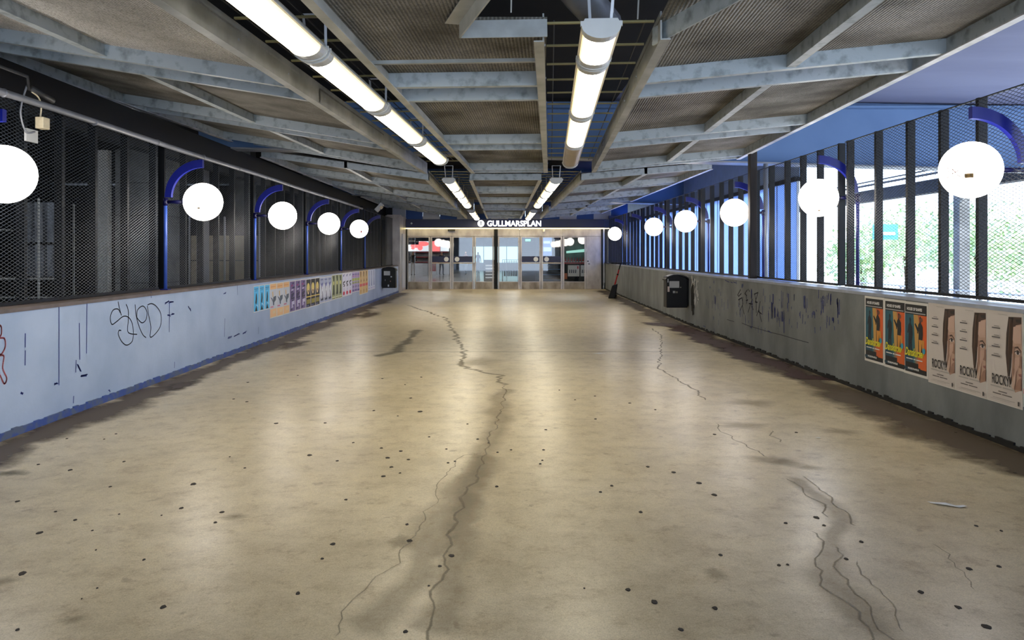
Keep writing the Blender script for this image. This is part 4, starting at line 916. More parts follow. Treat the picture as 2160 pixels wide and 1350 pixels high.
leaf(1, 'door_2', ux(ed[2])+.01, ux(ed[3])-.02, 'sliding glass door with navy band, second from the pale parapet', bar=-1)
leaf(0, 'window_2', ux(ed[3]), ux(ed[4])-.09, 'fixed glazed bay just before the slim black post', cat='window')
leaf(0, 'window_3', ux(ed[4])+.09, ux(ed[5]), 'fixed glazed bay just after the slim black post', cat='window')
leaf(1, 'door_3', ux(ed[5])+.02, ux(ed[6])-.01, 'sliding glass door with navy band, third from the pale parapet', bar=1)
leaf(1, 'door_4', ux(ed[6])+.01, ux(ed[7])-.02, 'sliding glass door with navy band, fourth from the pale parapet', bar=-1)
w4 = leaf(0, 'window_4', ux(ed[7]), ux(ed[8]), 'glazed bay with drinks behind it beside the plain steel door', cat='window')
e = empty('door_5', (ux(1252), DY, 0), 0, 'plain scuffed stainless service door beside the grey parapet', 'door', kind='structure')
b = MB(); b.box(ux(ed[8])+.01, ux(ed[9]), DY-.03, DY+.02, .02, zg1+.05); b.build('door_sheet', m_stain, e)
b = MB(); b.tube([(ux(1240), DY-.06, 1.26), (ux(1240), DY-.02, 1.26)], .03, 10); b.tube([(ux(1240), DY-.05, 1.14), (ux(1240)+.09, DY-.06, 1.14)], .014, 8); b.build('handle', m_black, e)
# transom
e = empty('trim_1', (0, DY, zg1), 0, 'stainless transom panels above the sliding doors under the name board', 'trim', kind='structure')
for i, (a, d) in enumerate(((858, 953), (953, 1046), (1046, 1096), (1096, 1187), (1187, 1268))):
    b = MB(); b.box(ux(a)+.006, ux(d)-.006, DY-.04, DY+.04, zg1+.06, zt); b.build('panel', m_stain, e)
b = MB(); b.box(ux(945), ux(960), DY-.16, DY-.04, 2.60, 2.68); b.build('door_sensor', m_dark, label='small black motion sensor above the first pair of sliding doors', cat='sensor', org=(ux(952), DY-.1, 2.64), bevel=.01)
b = MB(); b.tube([(ux(1147), DY-.12, 2.56), (ux(1147), DY-.12, 2.70)], .05, 12); b.build('ceiling_camera', m_white, label='small white round camera above the second pair of sliding doors', cat='camera', org=(ux(1147), DY-.12, 2.6), smooth=True)
b = MB(); b.box(ux(1046)-.08, ux(1046)+.08, DY-.08, DY+.06, 0, zt); b.build('post', m_black, kind='structure', label='slim black post in the middle of the entrance front', cat='post')
# name board
e = empty('name_board', (ux(1078), 33.6, 2.74), 0, 'long dark navy name board with white letters and round T emblem over the doors', 'sign')
bx0, bx1 = (856-U0)*33.6/F, (1292-U0)*33.6/F
b = MB(); b.box(bx0, bx1, 33.6, 33.78, 2.735, 3.125); b.build('board', m_navy, e)
m_strip = emit('lit_yellow_strip', (1, .80, .36, 1), 4); m_letter = emit('backlit_white_letters', (1, 1, 1, 1), 1.6)
b = MB(); b.box(bx0, bx1, 33.59, 33.75, 2.70, 2.733); b.build('light_strip', m_strip, e)
vs, fs = textmesh('GULLMARSPLAN', .36, .010, .012)
xs_ = [v[0] for v in vs]; wtar = (1141.5-1027.5)*33.57/F; sc_ = wtar/(max(xs_)-min(xs_)); xm = min(xs_)
b = MB(); b.add([((1027.5-U0)*33.57/F+(a-xm)*sc_, 33.585-dz, 2.82+d*.95) for a, d, dz in vs], fs); b.build('letters', m_letter, e)
cx = (1014.5-U0)*33.57/F
b = MB(); b.disc((cx, 33.575, 2.935), .148, 'y', 32); em = b.build('round_emblem', m_letter, e)
b = MB(); b.box(cx-.075, cx+.075, 33.566, 33.572, 2.99, 3.022); b.box(cx-.018, cx+.018, 33.566, 33.572, 2.855, 2.995); b.build('emblem_letter', m_navy, e)
b = MB(); b.disc(((868-U0)*33.57/F, 33.59, 2.94), .05, 'y', 4); b.build('small_diamond', m_silver, e)
# wall above the board, piers
e = empty('wall_back', (0, 34.6, 3.1), 0, 'band of white and blue panels high above the name board', 'wall', kind='structure')
m_bp = mat('blue_panel', c(44, 84, 156), .5, noise=.1); m_wp = mat('pale_panel', c(196, 198, 206), .5, noise=.08)
for i in range(14):
    x = -5.2+i*.78; b = MB(); b.box(x+.006, x+.774, 34.6, 34.7, 2.75, 4.6); b.build('panel', (m_wp, m_bp)[i % 2], e)
e = empty('pier', (-4.4, 31.6, 0), 0, 'grey steel clad pier with a pale service panel at the end of the pale parapet', 'pier', kind='structure')
b = MB(); b.box(-4.75, -4.22, 31.2, 31.7, 0, 3.2); b.build('cladding', m_stain, e)
b = MB(); b.box(-4.9, -4.30, 31.72, 33.9, 0, 3.2); b.build('side_wall', m_stain, e)
b = MB(); b.box(-4.298, -4.27, 32.4, 33.4, .12, 2.45); b.build('service_panel', m_wp, e)
b = MB(); b.box(-4.36, -4.26, 33.7, 34.05, 0, 2.75); b.build('dark_jamb', m_black, e)
e = empty('pier', (4.6, 34, 0), 0, 'dark framed jamb between the steel door and the grey parapet', 'pier', kind='structure')
b = MB(); b.box(ux(1268), ux(1271.5), DY-.1, DY+.1, 0, 2.75); b.build('dark_jamb', m_black, e)
b = MB(); b.box(ux(1271.5), ux(1275), DY-.12, DY+.1, .3, 2.75); b.build('silver_jamb', m_silver, e)
b = MB(); b.box(ux(1275), ux(1279), DY-.1, DY+.1, 0, 2.75); b.build('dark_jamb', m_black, e)
b = MB(); b.box(4.75, 5.3, DY-.05, DY+.15, 0, 3.3); b.build('dark_wall', m_navy, e)
b = MB(); b.box(bx0, 4.6, 33.55, 34.0, 0, .012); b.build('trim_2', m_cream, kind='structure', label='pale threshold strip across the doorway', cat='threshold')

# ------------------------------------------------------------------ concourse behind the glass
m_cfloor = mat('polished_concourse_floor', c(176, 178, 180), .16, noise=.1, nscale=.8)
b = MB(); b.box(-14, 12, 34.05, 76, -.1, 0); b.build('floor', m_cfloor, kind='structure', label='polished pale concourse floor seen through the glass doors', cat='floor')
b = MB(); b.box(-14, 12, 34.75, 76, 3.2, 3.3); b.build('ceiling', m_conc_d, kind='structure', label='dark concourse ceiling beyond the doors', cat='ceiling')
b = MB(); b.box(-14.2, -14, 34, 76, 0, 3.3); b.build('wall_left', m_conc, kind='structure', label='far side wall of the concourse', cat='wall')
b = MB(); b.box(5.2, 5.4, 34.2, 76, 0, 3.3); b.build('wall_right', m_conc, kind='structure', label='near side wall of the concourse behind the drinks', cat='wall')
m_cl = emit('concourse_light_panel', (1, .97, .92, 1), 14)
for i, (x, y) in enumerate(((-9, 40), (-4, 40), (0.5, 40), (3.2, 37), (-9, 48), (-4, 48), (1, 48), (-8, 57), (-3, 57), (2, 57), (-8, 66), (-2, 66))):
    b = MB(); b.box(x-.7, x+.7, y-.3, y+.3, 3.13, 3.19)
    b.build('light_panel', m_cl, label='white light panel on the dark ceiling of the concourse', cat='lamp', group='concourse light panels', org=(x, y, 3.15))
m_win = emit('daylit_window', (.5, .85, .92, 1), .85)
e = empty('window_5', (0, 76, 0), 0, 'bright daylit window wall at the far end of the concourse', 'window', kind='structure')
for i in range(4):
    x = -3.0+i*1.15
    b = MB(); b.box(x, x+1.08, 75.9, 76, .7, 2.3); b.build('pane', m_win, e)
    b = MB(); b.box(x+1.08, x+1.15, 75.8, 76, 0, 3.2); b.build('mullion', m_dark, e)
b = MB(); b.box(-14, 6, 76, 76.2, 0, 3.2); b.build('wall_back', mat('grey_blue_wall', c(120, 130, 150), .6, nscale=.6, col2=c(70, 80, 104)), kind='structure', label='white back wall of the concourse behind the kiosk', cat='wall')
# kiosk
kx0, kx1, ky = -7.3, -4.1, 58.0
e = empty('kiosk', (-5.7, ky, 0), 0, 'white shop kiosk with a glowing pink and red fascia inside the concourse', 'kiosk')
m_pink = emit('glowing_pink_fascia', (1, .20, .20, 1), .75, c(230, 90, 90)); m_kw = emit('glowing_white_fascia', (.8, .9, 1, 1), .5)
b = MB(); b.box(kx0, kx0+1.75, ky, ky+.1, 1.78, 2.55); b.build('fascia', m_kw, e)
b = MB(); vs2 = [(kx0+.25, 1.95), (kx0+.55, 2.3), (kx0+.9, 2.5), (kx0+1.5, 2.5), (kx0+1.35, 2.2), (kx0+1.0, 1.9), (kx0+.8, 2.1)]
[b.add([(kx0+x+rx*math.cos(6.283*k/20), ky-.02-.002*i, z+rz*math.sin(6.283*k/20)) for k in range(20)], [tuple(range(20))]) for i, (x, z, rx, rz) in enumerate(((.7, 2.2, .45, .16), (1.2, 2.35, .5, .18), (1.0, 2.05, .2, .2), (.45, 2.02, .14, .1)))]; b.build('fascia_graphic', m_pink, e)
b = MB(); b.box(kx0+1.8, kx0+2.5, ky, ky+.1, 1.78, 2.55); b.build('fascia', m_pink, e)
b = MB(); b.box(kx0+2.55, kx1, ky, ky+.1, 1.78, 2.55); b.build('fascia', m_kw, e)
b = MB(); b.box(kx0, kx1, ky+.05, ky+.4, 0, .85); b.build('counter', m_wp, e)
b = MB(); b.box(kx0, kx1, ky+2.2, ky+2.3, 0, 2.6); b.build('back_panel', m_conc, e)
for k in range(3):
    b = MB(); b.box(kx0+.2, kx1-.2, ky+1.9, ky+2.2, .9+.4*k, .94+.4*k); b.build('shelf', m_red, e)
e = empty('direction_sign', (-5.6, 47, 2.2), 0, 'navy direction sign with white arrow hanging inside the first glazed bay', 'sign')
b = MB(); b.box(-5.85, -5.2, 47, 47.06, 2.16, 2.46); b.build('board', m_navy, e)
b = MB(); b.add([(-5.8, 46.99, 2.34), (-5.4, 46.99, 2.34), (-5.4, 46.99, 2.42), (-5.8, 46.99, 2.42)], [(0, 1, 2, 3)]); b.disc((-5.3, 46.99, 2.34), .06, 'y', 4); b.build('arrow', m_white, e)
b = MB(); b.tube([(-5.7, 47.03, 2.46), (-5.7, 47.03, 3.2)], .012, 6); b.tube([(-5.35, 47.03, 2.46), (-5.35, 47.03, 3.2)], .012, 6); b.build('hanger', m_dark, e)

m_skin = mat('skin', c(196, 150, 126), .6); m_hair = mat('dark_hair', c(40, 30, 26), .7)
def person(x, y, rz, label, top, bottom, stride=.12, hold=False):
    """one skinned body; faces are then given the clothing they show"""
    V = [(0, 0, .95), (0, 0, 1.12), (0, 0, 1.32), (0, 0, 1.46), (0, -.01, 1.54), (0, -.015, 1.63), (0, -.01, 1.74)]
    Rr = [(.15, .11), (.14, .10), (.17, .11), (.10, .08), (.052, .055), (.078, .095), (.06, .075)]
    E = [(i, i+1) for i in range(6)]
    def chain(root, pts, rs):
        p = root
        for q, r in zip(pts, rs): V.append(q); Rr.append((r, r)); E.append((p, len(V)-1)); p = len(V)-1
    for s in (-1, 1):
        st = stride*s
        chain(0, [(.09*s, 0, .88), (.10*s, -st*.6+-.03, .50), (.105*s, st*.2-st+.02, .10), (.105*s, -st+.0, .05), (.11*s, -st-.15, .035)], [.095, .062, .045, .042, .035])
        hz = -.22 if hold else -.05
        chain(3, [(.17*s, 0, 1.42), (.235*s, .03, 1.15), (.23*s, hz, 1.0 if hold else .92), (.225*s, hz-.06, .97 if hold else .83)], [.062, .046, .036, .03])
    me = bpy.data.meshes.new('person'); me.from_pydata(V, E, []); o = bpy.data.objects.new('person', me); COL.objects.link(o)
    sk = o.modifiers.new('skin', 'SKIN'); su = o.modifiers.new('sub', 'SUBSURF'); su.levels = 1; su.render_levels = 1
    for i, r in enumerate(Rr): me.skin_vertices[0].data[i].radius = r
    me.skin_vertices[0].data[0].use_root = True
    bpy.context.view_layer.update()
    m2 = bpy.data.meshes.new_from_object(o.evaluated_get(bpy.context.evaluated_depsgraph_get()))
    bpy.data.objects.remove(o)
    for k in (m_skin, top, bottom, m_hair, m_black): m2.materials.append(k)
    for p in m2.polygons:
        z = p.center.z; ax = abs(p.center.x); p.use_smooth = True
        hand = ax > .185 and z < (1.03 if hold else .93)
        p.material_index = 4 if z < .09 else 0 if hand else 2 if z < .95 and ax < .2 else 1 if z < 1.5 else 3 if (z > 1.73 or (p.center.y > .02 and z > 1.58)) else 0
    q = bpy.data.objects.new('person', m2); COL.objects.link(q); q.location = (x, y, 0); q.rotation_euler = (0, 0, rz)
    m = MB(); m.add([(-.015, -.10, 1.62), (.015, -.10, 1.62), (0, -.125, 1.615), (0, -.095, 1.67)], [(0, 1, 2), (0, 2, 3), (1, 3, 2)]); m.build('nose', m_skin, q, org=(0, 0, 0))
    return tag(q, label, 'person')
t_blk = mat('black_cloth', c(26, 26, 32), .8, noise=.2); t_wht = mat('white_cloth', c(206, 204, 202), .8, noise=.1); t_red = mat('dark_red_cloth', c(120, 30, 40), .8, noise=.2); t_gry = mat('grey_cloth', c(120, 128, 140), .8, noise=.2); t_blu = mat('blue_cloth', c(90, 120, 160), .8, noise=.2)
person(-6.55, 55.5, .1, 'person in a black jacket and pale trousers seen through the first glazed bay', t_blk, t_wht, .06, True)
person(-4.55, 56.5, .5, 'person all in black seen through the first sliding door', t_blk, t_blk, .10)
person(-2.75, 57.0, -.4, 'person in dark red walking, seen through the second sliding door', t_red, t_gry, .22)
person(-2.0, 62.0, 2.8, 'person in pale blue seen through the bay before the black post', t_blu, t_gry, .1)
e = empty('clothes_rail', (-4.95, 54, 0), 0, 'rail with red clothes standing before the kiosk', 'clothes rail')
b = MB(); b.tube([(-5.3, 54, 0), (-5.3, 54, 1.3), (-4.7, 54, 1.3), (-4.7, 54, 0)], .02, 6); b.build('rail', m_silver, e)
for k in range(5):
    b = MB(); b.hexa([(-5.22+.1*k, 53.8, .35), (-5.15+.1*k, 53.8, .35), (-5.15+.1*k, 54.2, .35), (-5.22+.1*k, 54.2, .35), (-5.2+.1*k, 53.9, 1.25), (-5.17+.1*k, 53.9, 1.25), (-5.17+.1*k, 54.1, 1.25), (-5.2+.1*k, 54.1, 1.25)]); b.build('garment', m_red, e)
e = empty('newspaper_rack', (-.72, 43, 0), 0, 'black wire rack with white papers standing before the slim black post', 'rack')
b = MB(); b.box(-1.05, -.4, 43, 43.35, 0, .12); b.box(-1.05, -1.0, 43, 43.35, 0, 1.2); b.box(-.45, -.4, 43, 43.35, 0, 1.2); b.box(-1.05, -.4, 43.3, 43.35, .05, 1.2); b.build('frame', m_black, e)
for k in range(5):
    b = MB(); b.box(-.97, -.48, 42.99, 43.1, .2+.17*k, .29+.17*k); b.build('papers', m_white, e)
b = MB(); b.box(-1.05, -.38, 42.95, 43.35, 1.02, 1.25); b.build('top_box', m_black, e)
e = empty('coat_stand', (.45, 44, 0), 0, 'low stand with dark hanging coats just past the slim black post', 'coat stand')
b = MB(); b.tube([(0, 44, 0), (0, 44, 1.25), (.95, 44, 1.25), (.95, 44, 0)], .025, 6); b.build('rail', m_dark, e)
for k in range(8):
    x = .08+.1*k; b = MB(); b.hexa([(x, 43.75, .3), (x+.08, 43.75, .3), (x+.08, 44.25, .3), (x, 44.25, .3), (x+.02, 43.85, 1.22), (x+.06, 43.85, 1.22), (x+.06, 44.15, 1.22), (x+.02, 44.15, 1.22)]); b.build('coat', (m_black, t_gry, t_blk, t_wht)[k % 4] if k in (1, 4) else t_blk, e)
e = empty('shutter', (1.25, 36.6, 0), 0, 'dark slatted roller shutter behind the third sliding door', 'shutter')
for k in range(26):
    b = MB(); b.box(.85, 1.55, 36.6, 36.63, .05+.095*k, .105+.095*k); b.build('slat', m_conc_d, e)
b = MB(); b.box(1.58, 1.75, 36.5, 36.8, 0, 2.6); b.build('guide', m_dark, e)
b = MB(); b.box(.85, 1.58, 36.65, 36.7, 0, 2.6); b.build('backing', m_black, e)
m_exit = emit('green_exit_sign', (.1, .9, .35, 1), 1.5)
b = MB(); b.box(1.1, 1.35, 36.56, 36.605, 2.2, 2.3); b.build('exit_sign', m_exit, label='small green glowing sign on the dark shutter behind the third sliding door', cat='sign', org=(1.2, 36.4, 2.25))
e = empty('display_fridge', (2.25, 36.8, 0), 0, 'tall blue glowing display cabinet behind the fourth sliding door', 'cabinet')
m_fr = emit('blue_fridge_light', (.12, .3, .8, 1), .35); m_fr2 = emit('pale_fridge_light', (.55, .75, .9, 1), .6)
b = MB(); b.box(1.85, 2.85, 36.9, 37.4, 0, 2.6); b.build('case', m_conc_d, e)
b = MB(); b.box(1.95, 2.4, 36.87, 36.9, 1.5, 2.4); b.build('lit_panel', m_fr, e)
b = MB(); b.box(2.0, 2.35, 36.85, 36.87, 1.72, 1.9); b.box(2.0, 2.3, 36.85, 36.87, 2.1, 2.2); b.build('lit_label', m_fr2, e)
b = MB(); b.box(2.5, 2.78, 36.87, 36.9, 1.1, 2.3); b.build('side_panel', t_gry, e)
for k in range(4):
    b = MB(); b.box(1.93, 2.8, 36.84, 36.9, .3+.26*k, .33+.26*k); b.build('shelf', t_blu, e)
e = empty('drinks_cabinet', (3.35, 35.2, 0), 0, 'low drinks cabinet with a row of red bottles behind the last glazed bay', 'cabinet')
b = MB(); b.box(2.85, 3.9, 35.2, 35.8, 0, 1.12); b.build('counter', m_conc_d, e)
b = MB(); b.box(2.85, 3.9, 35.75, 35.8, 1.12, 2.6); b.build('back_board', m_conc, e)
m_mint = emit('mint_lit_canopy', (.35, .8, .65, 1), .6)
b = MB(); b.hexa([(3.0, 35.3, 1.62), (3.9, 35.3, 1.68), (3.9, 35.7, 1.68), (3.0, 35.7, 1.62), (3.0, 35.3, 1.72), (3.9, 35.3, 1.82), (3.9, 35.7, 1.82), (3.0, 35.7, 1.72)]); b.build('lit_canopy', m_mint, e)
b = MB(); b.box(2.85, 3.9, 35.3, 35.33, 1.12, 1.2); b.build('front_rail', m_red, e)
bt = None
for k in range(7):
    if bt is None:
        m = MB(); m.tube([(0, 0, 0), (0, 0, .16), (0, 0, .22), (0, 0, .30)], [.04, .04, .016, .016], 10); bt = m.build('bottle', m_red, org=(0, 0, 0), smooth=True); q = bt
        m = MB(); m.tube([(0, 0, .06), (0, 0, .12)], .042, 10); m.build('paper_label', m_white, bt, org=(0, 0, 0))
    else: q = copy_tree(bt)
    q.location = (2.95+.135*k, 35.42, 1.12); tag(q, 'red white-labelled bottle, %s along the row behind the last glazed bay' % ('first', 'second', 'third', 'fourth', 'fifth', 'sixth', 'seventh')[k], 'bottle', 'red bottles on the drinks cabinet')
for x0, x1, lab, s in ((2.93, 3.45, 'larger white notice stuck inside the last glazed bay', 1), (3.5, 3.86, 'smaller white notice stuck inside the last glazed bay, beside the steel door', 2)):
    b = MB(); b.box(x0, x1, DY+.02, DY+.022, .58, 1.08); p = b.build('notice', m_paper, label=lab, cat='notice', org=(x0, DY+.02, .58))
    b = MB()
    for k in range(4):
        x = x0+.05+.09*k; b.add([(x, DY+.017, .74), (x+.05, DY+.017, .72), (x+.06, DY+.017, .86), (x+.02, DY+.017, .9)], [(0, 1, 2, 3)], 0, c(70, 76, 90))
    if s == 1: b.add([(x1-.1, DY+.017, .92), (x1-.04, DY+.017, .92), (x1-.04, DY+.017, 1.04), (x1-.1, DY+.017, 1.04)], [(0, 1, 2, 3)], 0, c(210, 60, 70))
    b.build('print', m_ink, p, org=(x0, DY+.02, .58))
b = MB(); b.box(2.75, 2.9, DY+.02, DY+.022, .46, .72); b.build('notice', mat('orange_paper', c(206, 110, 60), .6), label='small orange notice low in the last glazed bay', cat='notice', org=(2.75, DY+.02, .46))

# ------------------------------------------------------------------ dark space outside, left
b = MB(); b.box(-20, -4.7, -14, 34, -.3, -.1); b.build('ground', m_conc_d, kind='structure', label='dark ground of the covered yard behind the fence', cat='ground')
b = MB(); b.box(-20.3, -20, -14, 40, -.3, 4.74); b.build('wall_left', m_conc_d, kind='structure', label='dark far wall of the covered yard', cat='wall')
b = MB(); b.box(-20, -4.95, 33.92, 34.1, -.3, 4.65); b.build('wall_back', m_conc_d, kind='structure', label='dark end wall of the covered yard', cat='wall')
b = MB(); b.box(-20, -4.7, -14.2, -14, -.3, 4.65); b.build('wall_front_added', m_conc_d, kind='structure', label='added dark near end wall, unseen, keeping sky light out of the covered yard', cat='wall')  # out-of-view wall added to shut sky light out of the yard
m_yl = emit('added_yard_tube', (.95, .97, 1, 1), 45)  # glow of tubes added out of view to brighten the yard
for x, y, lab in ((-8.4, 10.2, 'added tube lamp, unseen, under the dark yard roof, before the broad concrete pillar'), (-8.6, 16.6, 'added tube lamp, unseen, under the dark yard roof, beyond the broad concrete pillar')):
    e = empty('added_tube_lamp', (x, y, 4.55), 0, lab, 'lamp')
    b = MB(); b.box(x-.6, x+.6, y-.06, y+.06, 4.55, 4.66); b.build('housing', m_lampbody, e)
    b = MB(); b.tube([(x-.55, y, 4.52), (x+.55, y, 4.52)], .03, 8); b.build('tube', m_yl, e)
e = empty('pillar', (-6.9, 14, 0), 0, 'broad bare concrete pillar behind the dark-side fence', 'pillar', kind='structure')
b = MB(); b.box(-7.15, -6.3, 14.0, 15.0, -.1, 3.52); b.build('shaft', m_conc, e)
for z in (1.05, 2.3, 2.9):
    b = MB(); b.box(-7.152, -6.298, 13.996, 15.0, z, z+.012); b.build('joint', m_dark, e)
m_pale = mat('pale_painted_post', c(196, 194, 188), .6, noise=.1)
b = MB(); b.box(-7.42, -7.24, 13.9, 14.05, -.1, 3.5); b.build('post', m_pale, label='pale post touching the broad concrete pillar behind the fence', cat='post', org=(-7.3, 13.95, -.1))
b = MB(); b.box(-6.98, -6.78, 15.9, 16.2, -.1, 3.4); b.build('post', mat('cream_post', c(214, 206, 190), .6, noise=.08), label='cream post behind the second dark-side globe bracket', cat='post', org=(-6.88, 16, -.1))
e = empty('panel_wall', (-6.9, 18.5, 0), 0, 'beige boarded site hoarding behind the fence between the second and third dark-side globes', 'hoarding')
m_beige = mat('beige_board', c(178, 164, 140), .7, noise=.15)
for i in range(2):
    for j in range(3):
        b = MB(); b.box(-7.6+.85*i, -6.78+.85*i, 18.5, 18.54, .2+.62*j, .8+.62*j); b.build('board', m_beige, e)
for x in (-7.62, -6.76, -5.92):
    b = MB(); b.tube([(x, 18.45, -.1), (x, 18.45, 2.5)], .025, 6); b.build('upright', m_silver, e)
m_sheet = mat('grey_plastic_sheet', c(120, 124, 132), .35, nscale=3, col2=c(60, 62, 68), stretch=(3, 3, .6))
e = empty('scaffold', (-8.6, 13.0, 0), 0, 'thin white scaffold with grey plastic sheets behind the nearest dark-side fence posts', 'scaffold')
for x, y in ((-8.9, 13.0), (-7.95, 13.0), (-8.25, 14.6), (-10.4, 13.4), (-9.7, 13.2)):
    b = MB(); b.tube([(x, y, -.1), (x, y, 2.55)], .022, 6); b.build('upright', m_pale, e)
b = MB(); b.tube([(-11, 13.0, 1.17), (-7.6, 13.0, 1.17)], .02, 6); b.tube([(-11, 13.0, .85), (-7.6, 13.0, .85)], .014, 6); b.tube([(-9.4, 13.0, 2.05), (-8.4, 13.0, 2.0)], .012, 6); b.build('ledger', m_pale, e)
for x0, x1, z0, z1 in ((-8.45, -7.7, 1.2, 1.75), (-8.45, -7.7, 1.8, 2.5), (-10.8, -10.2, 1.2, 2.1), (-9.6, -9.2, 1.2, 1.8)):
    n = 8; b = MB(); vs = []
    for k in range(n+1):
        x = x0+(x1-x0)*k/n; yy_ = 13.3+R.uniform(-.06, .06); vs += [(x, yy_, z0), (x, yy_+R.uniform(-.03, .03), z1)]
    b.add(vs, [(2*k, 2*k+2, 2*k+3, 2*k+1) for k in range(n)]); b.build('plastic_sheet', m_sheet, e)
for x, y, w, lab in ((-9.3, 19.0, .5, 'dim concrete column deep in the yard behind the nearest dark-side globe'), (-7.4, 21.5, .5, 'dim concrete column behind the third dark-side globe'), (-6.6, 26, .5, 'dim concrete column behind the fourth dark-side globe')):
    b = MB(); b.box(x-w/2, x+w/2, y, y+w, -.1, 4.7); b.build('column', m_conc, kind='structure', label=lab, cat='column')
e = empty('wall_panel', (-5.1, 27.5, 0), 0, 'dark blue-grey cladding behind the far end of the dark-side fence', 'cladding', kind='structure')
for k in range(5):
    b = MB(); b.box(-5.12, -5.02, 27.2+.85*k, 28.0+.85*k, 0, 3.3); b.build('panel', m_conc_d, e)

# ------------------------------------------------------------------ daylight side: yard, blue screen, trees
m_yard = mat('sunlit_pale_paving', c(196, 194, 186), .8, noise=.1, nscale=2)
b = MB(); b.box(4.56, 60, -10, 60, -.6, -.4); b.build('ground', m_yard, kind='structure', label='sunlit pale paving outside the open side', cat='ground')
m_trans = bpy.data.materials.new('translucent_blue_sheet'); m_trans.use_nodes = True
def trans_nodes():
    n = m_trans.node_tree.nodes; l = m_trans.node_tree.links; p = n['Principled BSDF']; p.inputs['Base Color'].default_value = c(206, 222, 248); p.inputs['Roughness'].default_value = .5
    t = n.new('ShaderNodeBsdfTranslucent'); t.inputs[0].default_value = c(182, 206, 250)
    x = n.new('ShaderNodeMixShader'); x.inputs[0].default_value = .7; l.new(p.outputs[0], x.inputs[1]); l.new(t.outputs[0], x.inputs[2]); l.new(x.outputs[0], n['Material Output'].inputs[0])
trans_nodes()
e = empty('screen_wall', (6.3, 16.2, 0), 0, 'tall screen of pale translucent blue sheets behind the far half of the daylight-side fence', 'screen', kind='structure')
k = 0; y = 16.2
while y < 43:
    b = MB(); b.box(6.3, 6.32, y+.012, y+1.18, -.4, 3.15); b.build('sheet', m_trans, e)
    b = MB(); b.box(6.285, 6.335, y-.012, y+.012, -.4, 3.15); b.build('mullion', m_silver, e)
    y += 1.2; k += 1
b = MB(); b.box(6.24, 6.38, 16.2, 43.5, 3.15, 3.24); b.build('top_rail', m_conc_d, e)
b = MB(); b.box(6.34, 6.38, 16.2, 43.5, 3.24, 4.53); b.build('header', mat('pale_blue_header', c(150, 174, 206), .6, noise=.1), e)
m_leaf = bpy.data.materials.new('sunlit_leaves'); m_leaf.use_nodes = True
_p = m_leaf.node_tree.nodes['Principled BSDF']; _p.inputs['Base Color'].default_value = c(98, 138, 62); _p.inputs['Roughness'].default_value = .5
_o = m_leaf.node_tree.nodes.new('ShaderNodeNewGeometry'); _r = m_leaf.node_tree.nodes.new('ShaderNodeValToRGB')
_r.color_ramp.elements[0].color = c(150, 184, 118); _r.color_ramp.elements[1].color = c(224, 234, 196)
m_leaf.node_tree.links.new(_o.outputs['Random Per Island'], _r.inputs[0]); m_leaf.node_tree.links.new(_r.outputs[0], _p.inputs['Base Color'])
m_bark = mat('bark', c(92, 76, 60), .9, noise=.4)
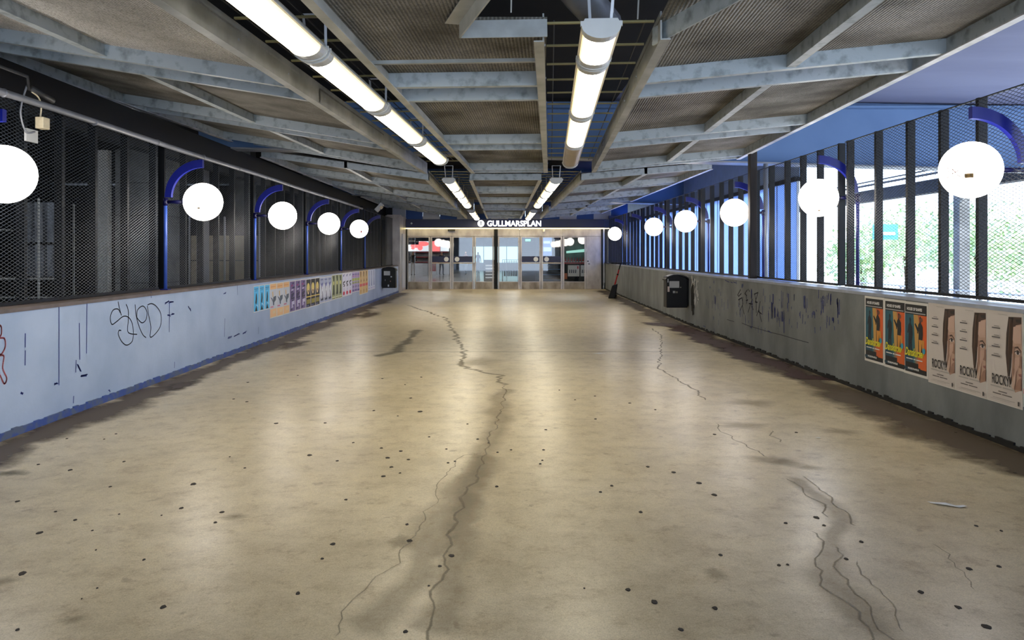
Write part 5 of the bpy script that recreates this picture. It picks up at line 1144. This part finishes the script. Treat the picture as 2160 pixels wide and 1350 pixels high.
def bush(x, y, z0, rx, rz, n, label, trunk=1.0):
    e = empty('tree', (x, y, -.4), 0, label, 'tree', 'sunlit trees outside')
    b = MB(); b.tube([(x, y, -.4), (x+.1, y, z0), (x, y+.1, z0+rz*.8)], [.14, .1, .04], 8); b.build('trunk', m_bark, e)
    b = MB()
    for k in range(n):
        a = R.uniform(0, 6.283); w = R.uniform(-1, 1); r = R.random()**.4; s = math.sqrt(1-w*w)
        lump = .8+.25*math.sin(3*a+x)+.15*math.sin(5*w*3+a)
        p = Vector((x+rx*lump*r*s*math.cos(a), y+rx*lump*r*s*math.sin(a), z0+rz+rz*lump*r*w)); d1 = Vector((R.uniform(-1, 1), R.uniform(-1, 1), R.uniform(-1, 1))).normalized()*.11; d2 = Vector((R.uniform(-1, 1), R.uniform(-1, 1), R.uniform(-1, 1))).normalized()*.06
        b.add([p-d1, p+d2, p+d1, p-d2], [(0, 1, 2, 3)])
    b.build('foliage', m_leaf, e)['kind'] = 'stuff'
bush(15.0, 24.0, .4, 2.2, 1.5, 2600, 'round sunlit tree outside below the largest globe lamp')
bush(18.5, 26.5, .3, 2.4, 1.3, 2600, 'broad sunlit tree outside at the photo edge above the film posters')
bush(17.5, 33.0, .5, 2.6, 1.7, 2600, 'taller sunlit tree farther off, left of the largest globe lamp')
bush(13.0, 27.5, .3, 1.5, 1.2, 1600, 'small sunlit tree outside beside the blue screen')
e = empty('railing', (10.5, 18, -.4), 0, 'low wire railing outside below the bright opening', 'railing')
for k in range(14):
    b = MB(); b.tube([(10.5, 8+1.2*k, -.4), (10.5, 8+1.2*k, .75)], .03, 6); b.build('post', m_silver, e)
b = MB()
for z in (.75, .4, .05): b.tube([(10.5, 8, z), (10.5, 23.6, z)], .02, 6)
b.build('rails', m_silver, e)
b = MB()
for k in range(120): b.tube([(10.5, 8+.13*k, -.3), (10.5, 8+.13*k+.5, .72)], .005, 4, cap=False); b.tube([(10.5, 8.5+.13*k, -.3), (10.5, 8+.13*k, .72)], .005, 4, cap=False)
b.build('wire_mesh', m_silver, e)['kind'] = 'stuff'
for x, y, lab in ((10.65, 11.0, 'grey outer column under the edge beam behind the largest globe'), (10.65, 17.6, 'grey outer column under the edge beam near the second daylight-side globe')):
    b = MB(); b.box(x-.12, x+.12, y-.12, y+.12, -.4, 3.1); b.build('column', m_conc, kind='structure', label=lab, cat='column')
e = empty('bus_shelter_sign', (14, 21.5, -.4), 0, 'small teal sign on a post outside the bright opening', 'sign')
m_teal = mat('teal_sign', c(90, 190, 200), .4)
b = MB(); b.tube([(12.3, 24.6, -.4), (12.3, 24.6, 2.6)], .03, 6); b.build('post', m_silver, e)
b = MB(); b.box(12.0, 12.8, 24.55, 24.6, 2.05, 2.55); b.build('board', m_teal, e)
b = MB(); b.box(12.12, 12.7, 24.53, 24.55, 2.2, 2.3); b.build('stripe', m_white, e)
